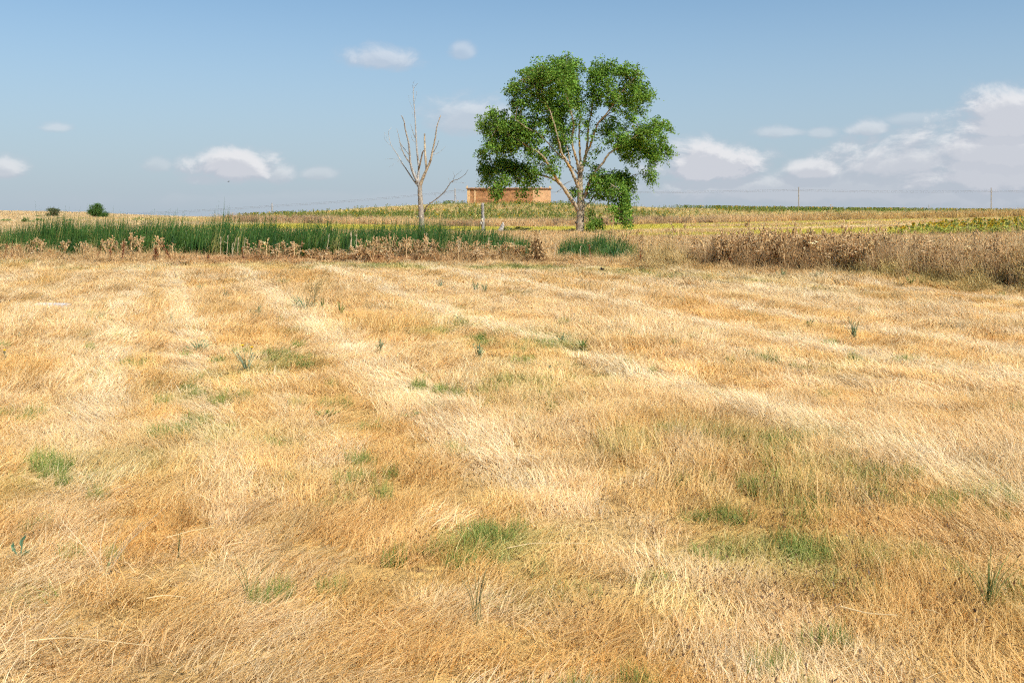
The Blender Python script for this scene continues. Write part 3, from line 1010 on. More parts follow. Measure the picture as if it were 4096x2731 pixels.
def tree_limb(name, pts, w0, w1, dy, mat, parent, col=BARKC, sides=9, seed=0, drop=None):
    P = limb_path(pts, TY, TS, TOX, TOY, dy)
    g = np.random.default_rng(seed + 5)
    P[1:-1] += g.normal(0, 0.018, (len(P) - 2, 3))
    rr = radii(w0, w1, len(P), TY, TS, 0.8)
    b = MB()
    b.tube(P - TREE_O, rr, col, sides, jit=0.10)
    o = b.build(name, mat, parent, smooth=True)
    limb_pts.append((P, rr))
    return o


# trunk, flaring at the root
tp = [(960, 1475), (960, 1440), (962, 1380), (964, 1290), (966, 1200), (960, 1110), (960, 1015), (964, 940)]
P = limb_path(tp, TY, TS, TOX, TOY, 0.0, 6)
P[:, 2] = np.maximum(P[:, 2], tree_z - 0.15)
tw = np.interp(np.linspace(0, 7, len(P)), range(8), [78, 68, 60, 60, 54, 42, 38, 34]) / 2 / TS * TY / F
mb = MB(); mb.tube(P - TREE_O, tw, BARKC, 14, jit=0.16)
trunk = mb.build('trunk', M_TRUNK, tree, smooth=True)
limb_pts.append((P, tw))
mb = MB(); mb.tube(limb_path([(938, 1375), (928, 1368), (922, 1360)], TY, TS, TOX, TOY, -0.4, 3) - TREE_O, [0.10, 0.09, 0.07, 0.06, 0.055, 0.05, 0.05][:7], (0.12, 0.09, 0.06), 7)
mb.build('knot', M_TRUNK, trunk, smooth=True)
LIMBS = [
    ([(948, 1275), (915, 1225), (870, 1160), (825, 1095), (790, 1055), (745, 985), (700, 905), (650, 860), (560, 812), (450, 742), (360, 700)], 34, 6, -2.2),
    ([(812, 1082), (760, 1042), (700, 1022), (640, 1003), (560, 960), (450, 935), (320, 965)], 20, 4, 2.0),
    ([(705, 915), (672, 845), (630, 790), (590, 740), (520, 660), (440, 600)], 16, 4, 2.6),
    ([(952, 1110), (925, 1055), (895, 990), (868, 940), (838, 895), (812, 850), (795, 780), (770, 690), (725, 560), (665, 420), (640, 330)], 30, 5, -2.8),
    ([(840, 898), (765, 833), (700, 770), (640, 722), (560, 690), (480, 640)], 14, 3, -3.4),
    ([(884, 960), (886, 900), (876, 840), (858, 760), (842, 680), (800, 560), (760, 440)], 12, 3, 2.8),
    ([(945, 1010), (915, 965), (880, 915), (860, 870), (830, 790), (800, 720)], 12, 3, 3.4),
    ([(948, 980), (940, 930), (920, 860), (896, 765), (908, 650), (885, 540), (850, 440), (830, 330), (835, 260)], 24, 4, -1.2),
    ([(962, 960), (960, 860), (956, 760), (958, 660), (966, 560), (945, 430), (915, 330), (900, 260)], 20, 4, 1.8),
    ([(972, 985), (990, 925), (1008, 840), (1018, 740), (1026, 640), (1046, 555), (1060, 450), (1080, 330), (1105, 230)], 26, 4, 0.8),
    ([(1002, 870), (1035, 790), (1060, 710), (1086, 640), (1150, 570), (1205, 480), (1290, 370), (1360, 310)], 20, 4, -2.2),
    ([(990, 1185), (1012, 1115), (1035, 1050), (1062, 1000), (1110, 942), (1160, 872), (1225, 820), (1310, 765), (1400, 712), (1520, 655)], 30, 4, -1.5),
    ([(1215, 822), (1290, 800), (1380, 800), (1470, 830), (1560, 860)], 10, 3, 1.8),
    ([(1020, 1125), (1060, 1085), (1100, 1050), (1150, 1022), (1240, 1030), (1320, 1040)], 14, 3, 1.6),
    ([(1045, 1100), (1100, 1078), (1170, 1082), (1225, 1120), (1255, 1190), (1262, 1290)], 11, 3, -1.8),
    ([(984, 1260), (1010, 1235), (1045, 1205), (1080, 1160), (1140, 1130), (1200, 1130)], 14, 3, 1.5),
    ([(1100, 620), (1180, 560), (1280, 500), (1380, 430), (1470, 370)], 10, 3, 2.0),
    ([(620, 1000), (560, 1030), (480, 1050), (380, 1060), (330, 1090)], 8, 2, -1.5),
]
for i, (pts, w0, w1, dy) in enumerate(LIMBS):
    tree_limb('limb', pts, w0, w1, dy, M_BARK, tree, seed=i)
# bare dead twigs near the fork
for pts in ([(850, 1105), (880, 1135), (910, 1165), (935, 1240), (945, 1275)], [(830, 1095), (860, 1075), (895, 1060)], [(820, 1120), (790, 1140), (775, 1160)], [(1010, 1060), (1015, 1030), (1022, 1000)]):
    PP = limb_path(pts, TY, TS, TOX, TOY, -0.7, 4)
    mb = MB(); mb.tube(PP - TREE_O, np.linspace(0.028, 0.01, len(PP)), (0.30, 0.27, 0.23), 5)
    mb.build('dead_twig', M_DEAD, tree)

BLOBS = [  # crown masses: crop x, y, radius, radius vertical, weight
    (700, 330, 190, 150, 1.2), (830, 215, 105, 85, 1.15), (610, 290, 95, 80, 1.1), (480, 410, 85, 80, 1), (560, 520, 140, 100, .9), (760, 480, 150, 120, .95), (900, 190, 80, 70, 1.1), (905, 300, 70, 90, 1.1),
    (1100, 240, 70, 80, 1.1), (1180, 240, 90, 70, 1.1), (1280, 290, 95, 80, .95), (1250, 440, 150, 110, .8), (1400, 380, 100, 90, .8), (1460, 370, 60, 50, .7), (1090, 420, 60, 90, .75), (1400, 490, 80, 50, .65),
    (330, 600, 80, 60, 1), (280, 680, 65, 65, .9), (400, 680, 120, 90, 1), (560, 630, 110, 80, .9), (330, 780, 85, 65, .9), (235, 850, 55, 50, .9), (235, 950, 55, 60, .8), (400, 920, 110, 60, .85),
    (290, 1020, 75, 60, .9), (480, 970, 120, 70, .85), (580, 1020, 90, 50, .7), (360, 1130, 38, 60, .9), (545, 1110, 40, 60, .75), (640, 1090, 50, 30, .5), (700, 970, 110, 80, .6), (740, 860, 60, 60, .7),
    (460, 800, 120, 70, .6), (650, 750, 100, 70, .6), (820, 610, 110, 90, .75), (915, 560, 75, 90, .7), (1000, 640, 50, 60, .5), (880, 740, 60, 50, .35), (900, 400, 60, 90, .9),
    (1190, 740, 100, 60, .8), (1320, 780, 110, 70, .85), (1430, 710, 90, 60, .85), (1540, 655, 85, 50, .9), (1560, 760, 80, 60, .75), (1480, 840, 95, 70, .8), (1580, 840, 60, 55, .75), (1330, 860, 60, 70, .7),
    (1340, 930, 40, 50, .6), (1490, 960, 38, 45, .7), (1505, 1015, 20, 28, .6), (1100, 830, 45, 40, .55), (1150, 640, 90, 50, .6), (1050, 720, 40, 40, .4), (1310, 570, 100, 55, .62), (1230, 660, 90, 50, .6), (1380, 640, 70, 45, .5), (1170, 340, 80, 80, .7), (690, 640, 90, 70, .6), (420, 800, 90, 60, .6), (1420, 780, 90, 50, .6),
    (1070, 1010, 60, 60, 1), (1130, 1080, 80, 70, 1), (1255, 1050, 105, 70, .75), (1230, 1150, 70, 60, .7), (1340, 1060, 55, 55, .65), (1290, 1170, 50, 60, .7), (1200, 1290, 26, 45, .9), (1262, 1270, 34, 60, .9),
    (1278, 1335, 20, 30, .9), (1050, 950, 40, 40, .6), (1040, 1120, 40, 70, .6), (910, 1130, 22, 25, .3), (790, 1000, 30, 40, .3)]
allP = np.concatenate([p for p, r in limb_pts[1:]])
tg = np.random.default_rng(77)
k_w = TY / F / TS
leafV, leafC = [], []
twig = MB()
ncl = 0
# loose sprays along the outer limbs tie the masses together
for P, rr in limb_pts[1:]:
    for i in range(int(len(P) * 0.66), len(P), 2):
        q = (P[i] - np.array([0, 0, wz(TOY, TY)])); BLOBS.append(((CX + P[i][0] / TY * F - TOX) * TS, ((HZ - (P[i][2] - EYE) * F / TY) - TOY) * TS, 42, 34, 0.30))
for (bx, by, rx, ry, w) in BLOBS:
    ctr = np.array([wx(TOX + bx / TS, TY), TY, wz(TOY + by / TS, TY)])
    RX, RZ = rx * k_w, ry * k_w
    # masses sit at the depth of the wood that carries them
    near = allP[np.argmin(np.hypot(allP[:, 0] - ctr[0], allP[:, 2] - ctr[2]))]
    RYd = min(2.6, 0.9 * max(RX, RZ) + 0.5)
    ctr[1] = 0.75 * near[1] + 0.25 * TY
    n = int(max(4, 25 * w * (RX * RZ) ** 0.62 * RYd ** 0.8))
    for j in range(n):
        v = tg.normal(0, 1, 3); v /= np.linalg.norm(v)
        rr = tg.random() ** 0.42
        cpos = ctr + v * rr * np.array([RX, RYd, RZ]) + tg.normal(0, 0.16, 3)
        ncl += 1
        q = allP[np.argmin(np.sum((allP - cpos) ** 2, axis=1))]
        dist = np.linalg.norm(q - cpos)
        if dist < 3.4 and j % 2 == 0:
            mid = (q + cpos) / 2 + np.array([0, 0, 0.12 * dist]) + tg.normal(0, 0.06, 3)
            pp = catmull([q, mid, cpos], 3)
            twig.tube(pp - TREE_O, np.linspace(0.013 + 0.008 * dist, 0.006, len(pp)), (0.27, 0.205, 0.13), 4, cap=False)
        m = int(52 * (0.6 + 0.8 * tg.random()))
        spread = 0.17 + 0.17 * tg.random()
        lv_ = tg.normal(0, 1, (m, 3)); lv_ *= (tg.random(m) ** 0.45 / np.linalg.norm(lv_, axis=1))[:, None]
        lp = cpos + lv_ * np.array([1.7, 1.7, 1.45]) * spread
        lp[:, 2] -= 0.10 * tg.random(m) ** 2
        shade = 0.7 + 0.6 * tg.random()
        L = 0.09 + 0.075 * tg.random(m)
        dirs = tg.normal(0, 1, (m, 3)); dirs[:, 2] = -0.35 - 0.8 * np.abs(dirs[:, 2]) * 0.6
        dirs /= np.linalg.norm(dirs, axis=1)[:, None]
        nr = tg.normal(0, 1, (m, 3)) + np.array([0.15, -0.25, 0.55])
        s = np.cross(dirs, nr); s /= np.linalg.norm(s, axis=1)[:, None] + 1e-9
        W = L * (0.75 + 0.25 * tg.random(m))
        a0 = lp; a1 = lp + dirs * (L * 0.4)[:, None] + s * (W / 2)[:, None]
        a2 = lp + dirs * L[:, None]; a3 = lp + dirs * (L * 0.4)[:, None] - s * (W / 2)[:, None]
        leafV.append(np.stack([a0, a1, a2, a3], 1).reshape(-1, 3))
        base = lerp(np.array([0.085, 0.19, 0.024]), np.array([0.24, 0.37, 0.055]), tg.random(m) ** 1.3) * (shade * (0.85 + 0.3 * tg.random(m)))[:, None]
        leafC.append(np.repeat(base, 4, axis=0))
fr_ = np.concatenate(leafV)[::4]
cen_ = np.array([tree_x, TY, tree_z + 9.0])
rad_ = np.linalg.norm((fr_ - cen_) * np.array([1, 0.6, 1]), axis=1)
out_ = np.argsort(-rad_)[:int(len(fr_) * 0.45)]
for q_ in tg.choice(out_, 620, replace=False):        # thin drooping sprays round the outside
    p0_ = fr_[q_]; dv_ = (p0_ - cen_); dv_ /= np.linalg.norm(dv_)
    m = int(tg.integers(8, 20)); tt_ = tg.random(m)
    lp = p0_ + (dv_ * 0.55 + np.array([0, 0, -0.25]))[None, :] * tt_[:, None] * tg.uniform(0.5, 1.3) + tg.normal(0, 0.05, (m, 3))
    L = 0.08 + 0.06 * tg.random(m)
    dirs = tg.normal(0, 1, (m, 3)); dirs[:, 2] -= 0.8; dirs /= np.linalg.norm(dirs, axis=1)[:, None]
    nr = tg.normal(0, 1, (m, 3)) + np.array([0.15, -0.25, 0.55]); s_ = np.cross(dirs, nr); s_ /= np.linalg.norm(s_, axis=1)[:, None] + 1e-9
    W = L * 0.8
    leafV.append(np.stack([lp, lp + dirs * (L * .4)[:, None] + s_ * (W / 2)[:, None], lp + dirs * L[:, None], lp + dirs * (L * .4)[:, None] - s_ * (W / 2)[:, None]], 1).reshape(-1, 3))
    leafC.append(np.repeat(lerp(np.array([0.10, 0.20, 0.025]), np.array([0.26, 0.37, 0.06]), tg.random(m)), 4, axis=0))
LV = np.concatenate(leafV) - TREE_O
LC = np.concatenate(leafC)
nq = len(LV) // 4
q4 = np.arange(nq * 4).reshape(-1, 4)
link('crown', bulk_mesh('crown', LV, None, LC, M_LEAF, q4), parent=tree)
twig.build('twigs', M_BARK, tree)['kind'] = 'stuff'
print('clusters', ncl, 'leaves', nq)


def bush_mesh(name, seed, rx, ry, rz, n, L0, L1, c0, c1, stems=8, lumps=6, cz=None):
    """a shrub: stems from the ground and leaf clumps through its volume; returns (stem MB, leaf mesh)"""
    g = np.random.default_rng(seed)
    cz = rz if cz is None else cz
    st = MB()
    V, C = [], []
    cs = [np.array([0, 0, cz * 0.95])] + [np.array([g.uniform(-0.8, 0.8) * rx, g.uniform(-0.7, 0.7) * ry, cz + g.uniform(-0.7, 0.7) * rz]) for _ in range(lumps)]
    for i in range(stems):
        t = cs[i % len(cs)] + g.normal(0, 0.12, 3) * np.array([rx, ry, rz])
        b0 = np.array([g.normal(0, 0.08) * rx, g.normal(0, 0.08) * ry, -0.05])
        P = catmull([b0, b0 * 0.5 + t * 0.5 + np.array([0, 0, 0.1 * rz]), t], 3)
        st.tube(P, np.linspace(0.03, 0.008, len(P)) * (rz / 1.0) ** 0.5, (0.22, 0.17, 0.11), 5, cap=False)
    per = n // (len(cs) * 6)
    for c in cs:
        for q in range(6):
            v = g.normal(0, 1, 3); v /= np.linalg.norm(v)
            cc = c + v * np.array([rx, ry, rz]) * 0.48 * g.random() ** 0.4
            lp = cc + g.normal(0, 1, (per, 3)) * np.array([rx, ry, rz]) * 0.15
            lp[:, 2] = np.maximum(lp[:, 2], 0.02)
            L = L0 + (L1 - L0) * g.random(per)
            d = g.normal(0, 1, (per, 3)); d /= np.linalg.norm(d, axis=1)[:, None]
            nr = g.normal(0, 1, (per, 3)) + np.array([0.1, -0.2, 0.6])
            s = np.cross(d, nr); s /= np.linalg.norm(s, axis=1)[:, None] + 1e-9
            W = L * 0.7
            V.append(np.stack([lp, lp + d * (L * .4)[:, None] + s * (W / 2)[:, None], lp + d * L[:, None], lp + d * (L * .4)[:, None] - s * (W / 2)[:, None]], 1).reshape(-1, 3))
            base = lerp(np.array(c0), np.array(c1), g.random(per)) * (0.8 + 0.4 * g.random())
            C.append(np.repeat(base, 4, axis=0))
    V = np.concatenate(V); C = np.concatenate(C)
    return st, bulk_mesh(name, V, None, C, M_LEAF, np.arange(len(V)).reshape(-1, 4))


def shrub(name, x, y, seed, rx, ry, rz, n, L0, L1, c0, c1, label, cat='shrub', group=None, **kw):
    e = empty(name, (x, y, gz(x, y)))
    st, lm = bush_mesh('foliage', seed, rx, ry, rz, n, L0, L1, c0, c1, **kw)
    st.build('stems', M_TRUNK, e)
    link('foliage', lm, parent=e)
    return tag(e, label, cat, group)


# suckers at the foot of the trunk
sx = wx(TOX + 1052 / TS, 69.2)
shrub('sucker_shrub', sx, 69.2, 5, 0.66, 0.6, 0.85, 2200, 0.08, 0.14, (0.10, 0.20, 0.03), (0.24, 0.34, 0.055), 'green sucker shrub growing at the foot of the leafy tree')
# bramble scrub between stump and tree
for i, (c, yy, w, h, n) in enumerate(((2035, 79, 0.42, 0.30, 900), (2085, 78.5, 0.5, 0.22, 800), (2168, 75, 0.42, 0.17, 500), (2215, 74, 0.4, 0.14, 420), (2265, 73, 0.5, 0.2, 600), (2300, 71.6, 0.35, 0.2, 420))):
    lab = ('low green bramble just beside the short grey stump', 'dark sprawling bramble second from the short grey stump', 'thin bramble patch third from the short grey stump', 'sparse bramble patch midway between stump and leafy tree',
           'dark low bramble near the leafy tree trunk', 'small dark bramble touching the leafy tree trunk')[i]
    shrub('bramble', wx(c, yy), yy, 20 + i, w * 1.25, 0.5, h, n, 0.05, 0.10, (0.05, 0.085, 0.03), (0.14, 0.17, 0.06), lab, 'bramble', 'brambles between stump and tree', stems=6, lumps=5, cz=h * 0.8)
# bushes on the left-hand skyline
shrub('round_bush', wx(373, 150), 150, 41, 1.5, 1.4, 1.15, 6500, 0.09, 0.17, (0.055, 0.12, 0.025), (0.10, 0.19, 0.04), 'dense round green bush on the stubble skyline', stems=12, lumps=12, cz=1.05)
shrub('grey_green_bush', wx(204, 152), 152, 42, 1.35, 1.2, 0.72, 2600, 0.08, 0.15, (0.075, 0.10, 0.045), (0.13, 0.155, 0.075), 'low grey-green bush on the skyline left of the round bush', stems=10, lumps=8, cz=0.7)
for i, (c, r, w, yy) in enumerate(((8, 880, 0.55, 95), (98, 886, 0.6, 92), (157, 880, 0.42, 98), (235, 862, 0.5, 125), (280, 878, 0.45, 102), (565, 874, 0.9, 120), (330, 864, 0.3, 122), (155, 842, 0.55, 148))):
    lab = ('pale green weed tuft cut by the left picture edge', 'widest pale green weed tuft low on the stubble slope', 'small round weed tuft low on the stubble slope', 'weed tuft high on the stubble below the two bushes', 'weed tuft on the stubble below the round bush',
           'broad pale green weed tuft showing above the reeds', 'tiny weed tuft right below the grey-green bush', 'bright green weed at the left foot of the grey-green bush')[i]
    shrub('weed_tuft', wx(c, yy), yy, 60 + i, w, w * 0.8, w * 0.42, 420, 0.08, 0.16, (0.16, 0.24, 0.07), (0.28, 0.34, 0.12), lab, 'weed', 'weed tufts on the stubble slope', stems=3, lumps=4, cz=w * 0.3)

# ------------------------------------------------------------------ dead tree
DY_ = 62.0
DS, DOX, DOY = 2.24, 1480, 300
dx0 = wx(DOX + 462 / DS, DY_)
dz0 = gz(dx0, DY_)
dead = empty('dead_tree', (dx0, DY_, dz0))
tag(dead, 'bare grey dead tree with broken upright limbs behind the reeds', 'tree')
DO = np.array([dx0, DY_, dz0])


def dead_part(name, pts, w0, w1, dy, col, parent, sides=8, mat=M_DEAD, p=0.9):
    P = limb_path(pts, DY_, DS, DOX, DOY, dy, 5)
    b = MB(); b.tube(P - DO, np.maximum(radii(w0, w1, len(P), DY_, DS, p), 0.006), col, sides, jit=0.14)
    return b.build(name, mat, parent, smooth=True)


GREY = (0.33, 0.305, 0.27); GTAN = (0.37, 0.295, 0.20); DGREY = (0.27, 0.235, 0.19)
P = limb_path([(464, 1520), (462, 1360), (457, 1200), (448, 1060), (446, 985)], DY_, DS, DOX, DOY, 0, 6)
P = P[P[:, 2] > dz0 - 0.4]
mb = MB(); mb.tube(P - DO, np.interp(np.linspace(0, 1, len(P)), [0, .3, .65, 1], [62, 51, 44, 36]) / 2 / DS * DY_ / F, (0.29, 0.25, 0.20), 14, jit=0.12)
dtrunk = mb.build('trunk', M_DEAD, dead, smooth=True)
for (px, py, s) in ((462, 1105, 7), (450, 1175, 9), (463, 1270, 12), (430, 1270, 7)):
    mb = MB(); mb.ball(np.array([wx(DOX + px / DS, DY_), DY_ - 0.36, wz(DOY + py / DS, DY_)]) - DO, (s / DS * DY_ / F * 0.6,) * 3, (0.62, 0.56, 0.46), 7, 5)
    mb.build('branch_scar', M_DEAD, dtrunk)
l1 = dead_part('limb', [(446, 1000), (465, 950), (490, 890), (512, 845), (545, 770), (565, 680), (590, 570), (605, 470), (640, 370)], 34, 6, -0.6, GTAN, dead)
dead_part('branch', [(508, 855), (498, 770), (490, 680), (485, 600), (483, 522)], 21, 14, 0.5, GTAN, l1)
dead_part('branch', [(570, 692), (600, 640), (622, 585)], 9, 3, -0.3, GREY, l1, 6)
dead_part('branch', [(563, 715), (620, 690), (680, 630)], 5, 1.5, 0.4, GREY, l1, 5)
l2 = dead_part('limb', [(437, 1000), (430, 920), (437, 830), (425, 740), (415, 650), (408, 560), (400, 430), (390, 300), (380, 170), (378, 100), (395, 62)], 26, 1.5, 0.9, GREY, dead)
for pts, w in (([(405, 565), (385, 510), (367, 445)], 8), ([(405, 605), (380, 580), (370, 540)], 5), ([(388, 310), (355, 240), (350, 185)], 2.4), ([(390, 270), (415, 190), (420, 150)], 2.4), ([(383, 160), (400, 115), (432, 78)], 2.2), ([(385, 380), (380, 340)], 2), ([(378, 120), (385, 85), (400, 60)], 1.5)):
    dead_part('twig', pts, w, max(1.0, w * 0.3), -0.2, DGREY if w > 4 else GREY, l2, 5)
l2b = dead_part('limb', [(438, 840), (455, 780), (470, 720), (484, 688), (500, 684)], 16, 8, -0.7, (0.33, 0.25, 0.17), dead)
dead_part('twig', [(466, 725), (458, 690), (453, 668)], 4, 1.2, -0.1, GREY, l2b, 5)
l3 = dead_part('limb', [(424, 965), (385, 870), (365, 790), (360, 700), (350, 600), (325, 490), (318, 430), (297, 375)], 25, 8, -0.9, GREY, dead)
dead_part('branch', [(358, 790), (310, 720), (275, 640), (262, 590), (232, 475)], 12, 3.5, 0.5, DGREY, l3)
dead_part('branch', [(356, 722), (300, 650), (270, 605)], 8, 5, -0.5, DGREY, l3, 6)
dead_part('twig', [(290, 680), (265, 660), (248, 648)], 3.5, 1.5, 0.1, DGREY, l3, 5)
dead_part('twig', [(418, 910), (410, 885), (405, 862)], 7, 4, 0.1, DGREY, l3, 5)
l4 = dead_part('limb', [(432, 1000), (380, 930), (320, 840), (285, 790), (240, 710), (190, 640), (165, 570), (155, 500), (182, 458)], 14, 1.5, 0.8, GREY, dead)
for pts, w in (([(295, 805), (265, 785), (240, 775)], 4), ([(280, 780), (235, 757), (180, 750), (128, 757)], 2.4), ([(185, 632), (140, 590), (125, 540), (132, 508)], 2.4), ([(160, 570), (140, 545), (125, 520)], 1.6), ([(215, 800), (190, 815), (170, 828)], 1.3)):
    dead_part('twig', pts, w, 1.0, 0.2, GREY, l4, 5)
l5 = dead_part('hanging_branch', [(488, 1232), (500, 1195), (530, 1160), (610, 1105), (680, 1040), (740, 960), (800, 940), (860, 900), (887, 858)], 15, 2.5, -1.6, DGREY, dead, 7)
for pts, w in (([(738, 965), (760, 912), (800, 885), (832, 858)], 4), ([(605, 1108), (680, 1050), (750, 1037), (790, 1030), (862, 1045)], 3), ([(740, 960), (800, 965), (862, 975)], 1.8), ([(705, 1010), (715, 960), (712, 930)], 1.4), ([(600, 1110), (592, 1080), (588, 1060)], 1.2), ([(650, 1070), (680, 1080), (700, 1085)], 1.3), ([(760, 915), (755, 890), (752, 872)], 1.2)):
    dead_part('twig', pts, w, 1.0, -1.2, DGREY, l5, 5)
# a fallen branch lying beside it
mb = MB()
fb = catmull([(0, 0, 0.1), (1.0, -0.1, 0.22), (2.0, 0.1, 0.3), (3.1, 0, 0.42)], 4)
mb.tube(fb, np.linspace(0.06, 0.015, len(fb)), DGREY, 6)
mb.tube(catmull([fb[6], fb[6] + (0.3, 0.1, 0.25), fb[6] + (0.7, 0.1, 0.35)], 3), 0.015, DGREY, 5)
fbx = wx(1702, 72); o = mb.build('fallen_branch', M_DEAD, loc=(fbx, 72, gz(fbx, 72) + 0.02))
tag(o, 'thin grey fallen branch on the grass right of the dead tree', 'branch')

# ------------------------------------------------------------------ snag post and stump
PY = 80.0
px0 = wx(1930, PY); pz0 = gz(px0, PY)
mb = MB()
hpost = wz(812, PY) - pz0
zz = np.linspace(-0.3, hpost, 16)
pp = np.stack([0.03 * np.sin(zz * 2.0) + 0.03 * zz / hpost, 0 * zz, zz], 1)
mb.tube(pp, np.interp(zz, [-0.3, 0, .9, 1.05, 1.3, hpost], [.145, .13, .125, .14, .12, .108]), (0.31, 0.285, 0.26), 12, jit=0.12)
snag = empty('snag_post', (px0, PY, pz0)); tag(snag, 'tall limbless grey dead trunk standing like a post', 'dead trunk')
mb.build('trunk', M_DEAD, snag, smooth=True)
mb = MB()
mb.ball((-0.12, -0.08, 0.72), (0.10, 0.09, 0.13), (0.55, 0.49, 0.41), 8, 5)
mb.ball((-0.03, -0.13, 1.02), (0.07, 0.05, 0.10), (0.66, 0.55, 0.40), 7, 5)
mb.ball((0.02, -0.13, 0.86), (0.05, 0.04, 0.08), (0.66, 0.55, 0.40), 7, 5)
mb.build('burl', M_DEAD, snag, smooth=True)
mb = MB()
sxx = wx(2006, 79); szz = gz(sxx, 79)
pts = np.array([(-0.12, 0, -0.15), (-0.09, 0, 0.12), (0.0, 0, 0.35), (0.10, 0, 0.6), (0.13, 0, 0.8)])
mb.tube(catmull(pts, 4), np.interp(np.linspace(0, 1, 17), [0, .35, .7, 1], [.30, .20, .14, .03]), (0.47, 0.43, 0.38), 9, jit=0.4)
o = mb.build('stump', M_DEAD, loc=(sxx, 79, szz)); tag(o, 'short jagged grey stump right of the post-like trunk', 'stump')

# ------------------------------------------------------------------ adobe dovecote on the hill
BY = 190.0
bx0, bx1, bxc = wx(1868, BY), wx(2204, BY), wx(2131, BY)
btop = wz(755, BY)
bbase = gz((bx0 + bx1) / 2, BY) - 0.7
dove = empty('adobe_building', (0, BY, bbase))
tag(dove, 'low orange adobe building with tiled eaves and small finials on the hill', 'building')
BO = np.array([0, BY, bbase])
A = (bx0, BY + 0.6); B = (bxc, BY - 1.0); C = (bx1, BY + 1.2); D = (bx1 - 1.0, BY + 12); E = (bx0 + 1.0, BY + 12)
ring = [A, B, C, D, E]
HB = btop - bbase


def wall(name, p, q, h, col, mat, th=0.5, rows=10, cols=24, rough=0.05, seed=0):
    """a mud wall with an uneven, weathered face"""
    g = np.random.default_rng(seed)
    p = np.array(p); q = np.array(q)
    t = (q - p) / np.linalg.norm(q - p); nrm = np.array([t[1], -t[0]])
    b = MB()
    V = []
    for r_ in range(rows + 1):
        for c_ in range(cols + 1):
            u = c_ / cols
            o_ = rough * (g.random() - 0.5) if 0 < c_ < cols else 0
            xy = p + (q - p) * u + nrm * o_
            V.append((xy[0], xy[1], h * r_ / rows))
    Fc = [(r_ * (cols + 1) + c_, r_ * (cols + 1) + c_ + 1, (r_ + 1) * (cols + 1) + c_ + 1, (r_ + 1) * (cols + 1) + c_) for r_ in range(rows) for c_ in range(cols)]
    k0 = len(V)
    for u in (0, 1):
        for hh in (0, h):
            xy = p + (q - p) * u - nrm * th
            V.append((xy[0], xy[1], hh))
    tl = rows * (cols + 1)
    Fc += [(0, tl, k0 + 1, k0), (cols, k0 + 2, k0 + 3, tl + cols), (k0, k0 + 1, k0 + 3, k0 + 2)]
    for c_ in range(cols):
        pass
    Fc.append(tuple([tl + c_ for c_ in range(cols + 1)] + [k0 + 3, k0 + 1]))
    V = np.array(V); V[:, 1] -= BY
    b.add(V, Fc, col)
    return b.build(name, mat, dove)


AD = (0.36, 0.18, 0.082); PL = (0.46, 0.27, 0.14)
w1_ = wall('wall', A, B, HB, AD, M_ADOBE, rough=0.10, cols=40, seed=1)
w2_ = wall('wall', B, C, HB, PL, M_PLASTER, rough=0.03, cols=14, seed=2)
wall('wall', C, D, HB, AD, M_ADOBE, seed=3); wall('wall', D, E, HB, AD, M_ADOBE, seed=4); wall('wall', E, A, HB, AD, M_ADOBE, seed=5)


def on_front(u):
    p = np.array(A) + (np.array(B) - np.array(A)) * u
    return p


tF = (np.array(B) - np.array(A)); LF = np.linalg.norm(tF); tF = tF / LF
for u0, u1, nm in ((0.001, 0.045, 'plaster_pier'), (0.108, 0.132, 'plaster_streak')):
    b = MB()
    p = on_front(u0); q = on_front(u1)
    nn_ = np.array([tF[1], -tF[0]])
    pr = 0.035
    V = [(*(p + nn_ * pr), 0), (*(q + nn_ * pr), 0), (*(q + nn_ * pr), HB - 0.12), (*(p + nn_ * pr), HB - 0.12), (*(p - nn_ * .1), 0), (*(q - nn_ * .1), 0), (*(q - nn_ * .1), HB - 0.12), (*(p - nn_ * .1), HB - 0.12)]
    V = np.array(V); V[:, 1] -= BY
    b.add(V, [(0, 1, 2, 3), (1, 5, 6, 2), (4, 0, 3, 7), (3, 2, 6, 7)], (0.62, 0.40, 0.205))
    b.build(nm, M_PLASTER, w1_)
# eaves: a tiled coping sloping outwards over each wall
roofb = MB(); tileb = MB()
tg2 = np.random.default_rng(3)
for p, q in ((A, B), (B, C), (C, D), (D, E), (E, A)):
    p = np.array(p); q = np.array(q); L_ = np.linalg.norm(q - p); t = (q - p) / L_; nrm = np.array([t[1], -t[0]])
    ov = 0.17; inn = 1.9
    prof = [(-ov, HB - 0.05), (-ov, HB + 0.02), (inn, HB + 0.10), (inn, HB - 0.3)]
    V = []
    for e_ in (p - t * 0.05, q + t * 0.05):
        for a_, h_ in prof:
            xy = e_ - nrm * a_
            V.append((xy[0], xy[1] - BY, h_))
    roofb.add(V, [(0, 4, 5, 1), (1, 5, 6, 2), (2, 6, 7, 3), (3, 7, 4, 0), (0, 1, 2, 3), (7, 6, 5, 4)], (0.16, 0.085, 0.045))
    nt_ = int(L_ / 0.24)
    for i in range(nt_):
        c_ = p + t * (i + 0.5) * L_ / nt_
        cc_ = np.array([0.36, 0.20, 0.11]) * (0.75 + 0.5 * tg2.random())
        a0 = c_ + nrm * (ov + 0.06 + 0.03 * tg2.random()); a1 = c_ - nrm * 1.0
        dz_ = 0.02 * tg2.random()
        pr_ = np.array([(a0[0], a0[1] - BY, HB + 0.045 + dz_), (a1[0], a1[1] - BY, HB + 0.115 + dz_)])
        tileb.tube(pr_, 0.095, cc_, 6)
roof = roofb.build('eaves', M_PLAIN, dove)
tl_ = tileb.build('roof_tiles', M_PLAIN, roof); tl_['kind'] = 'stuff'
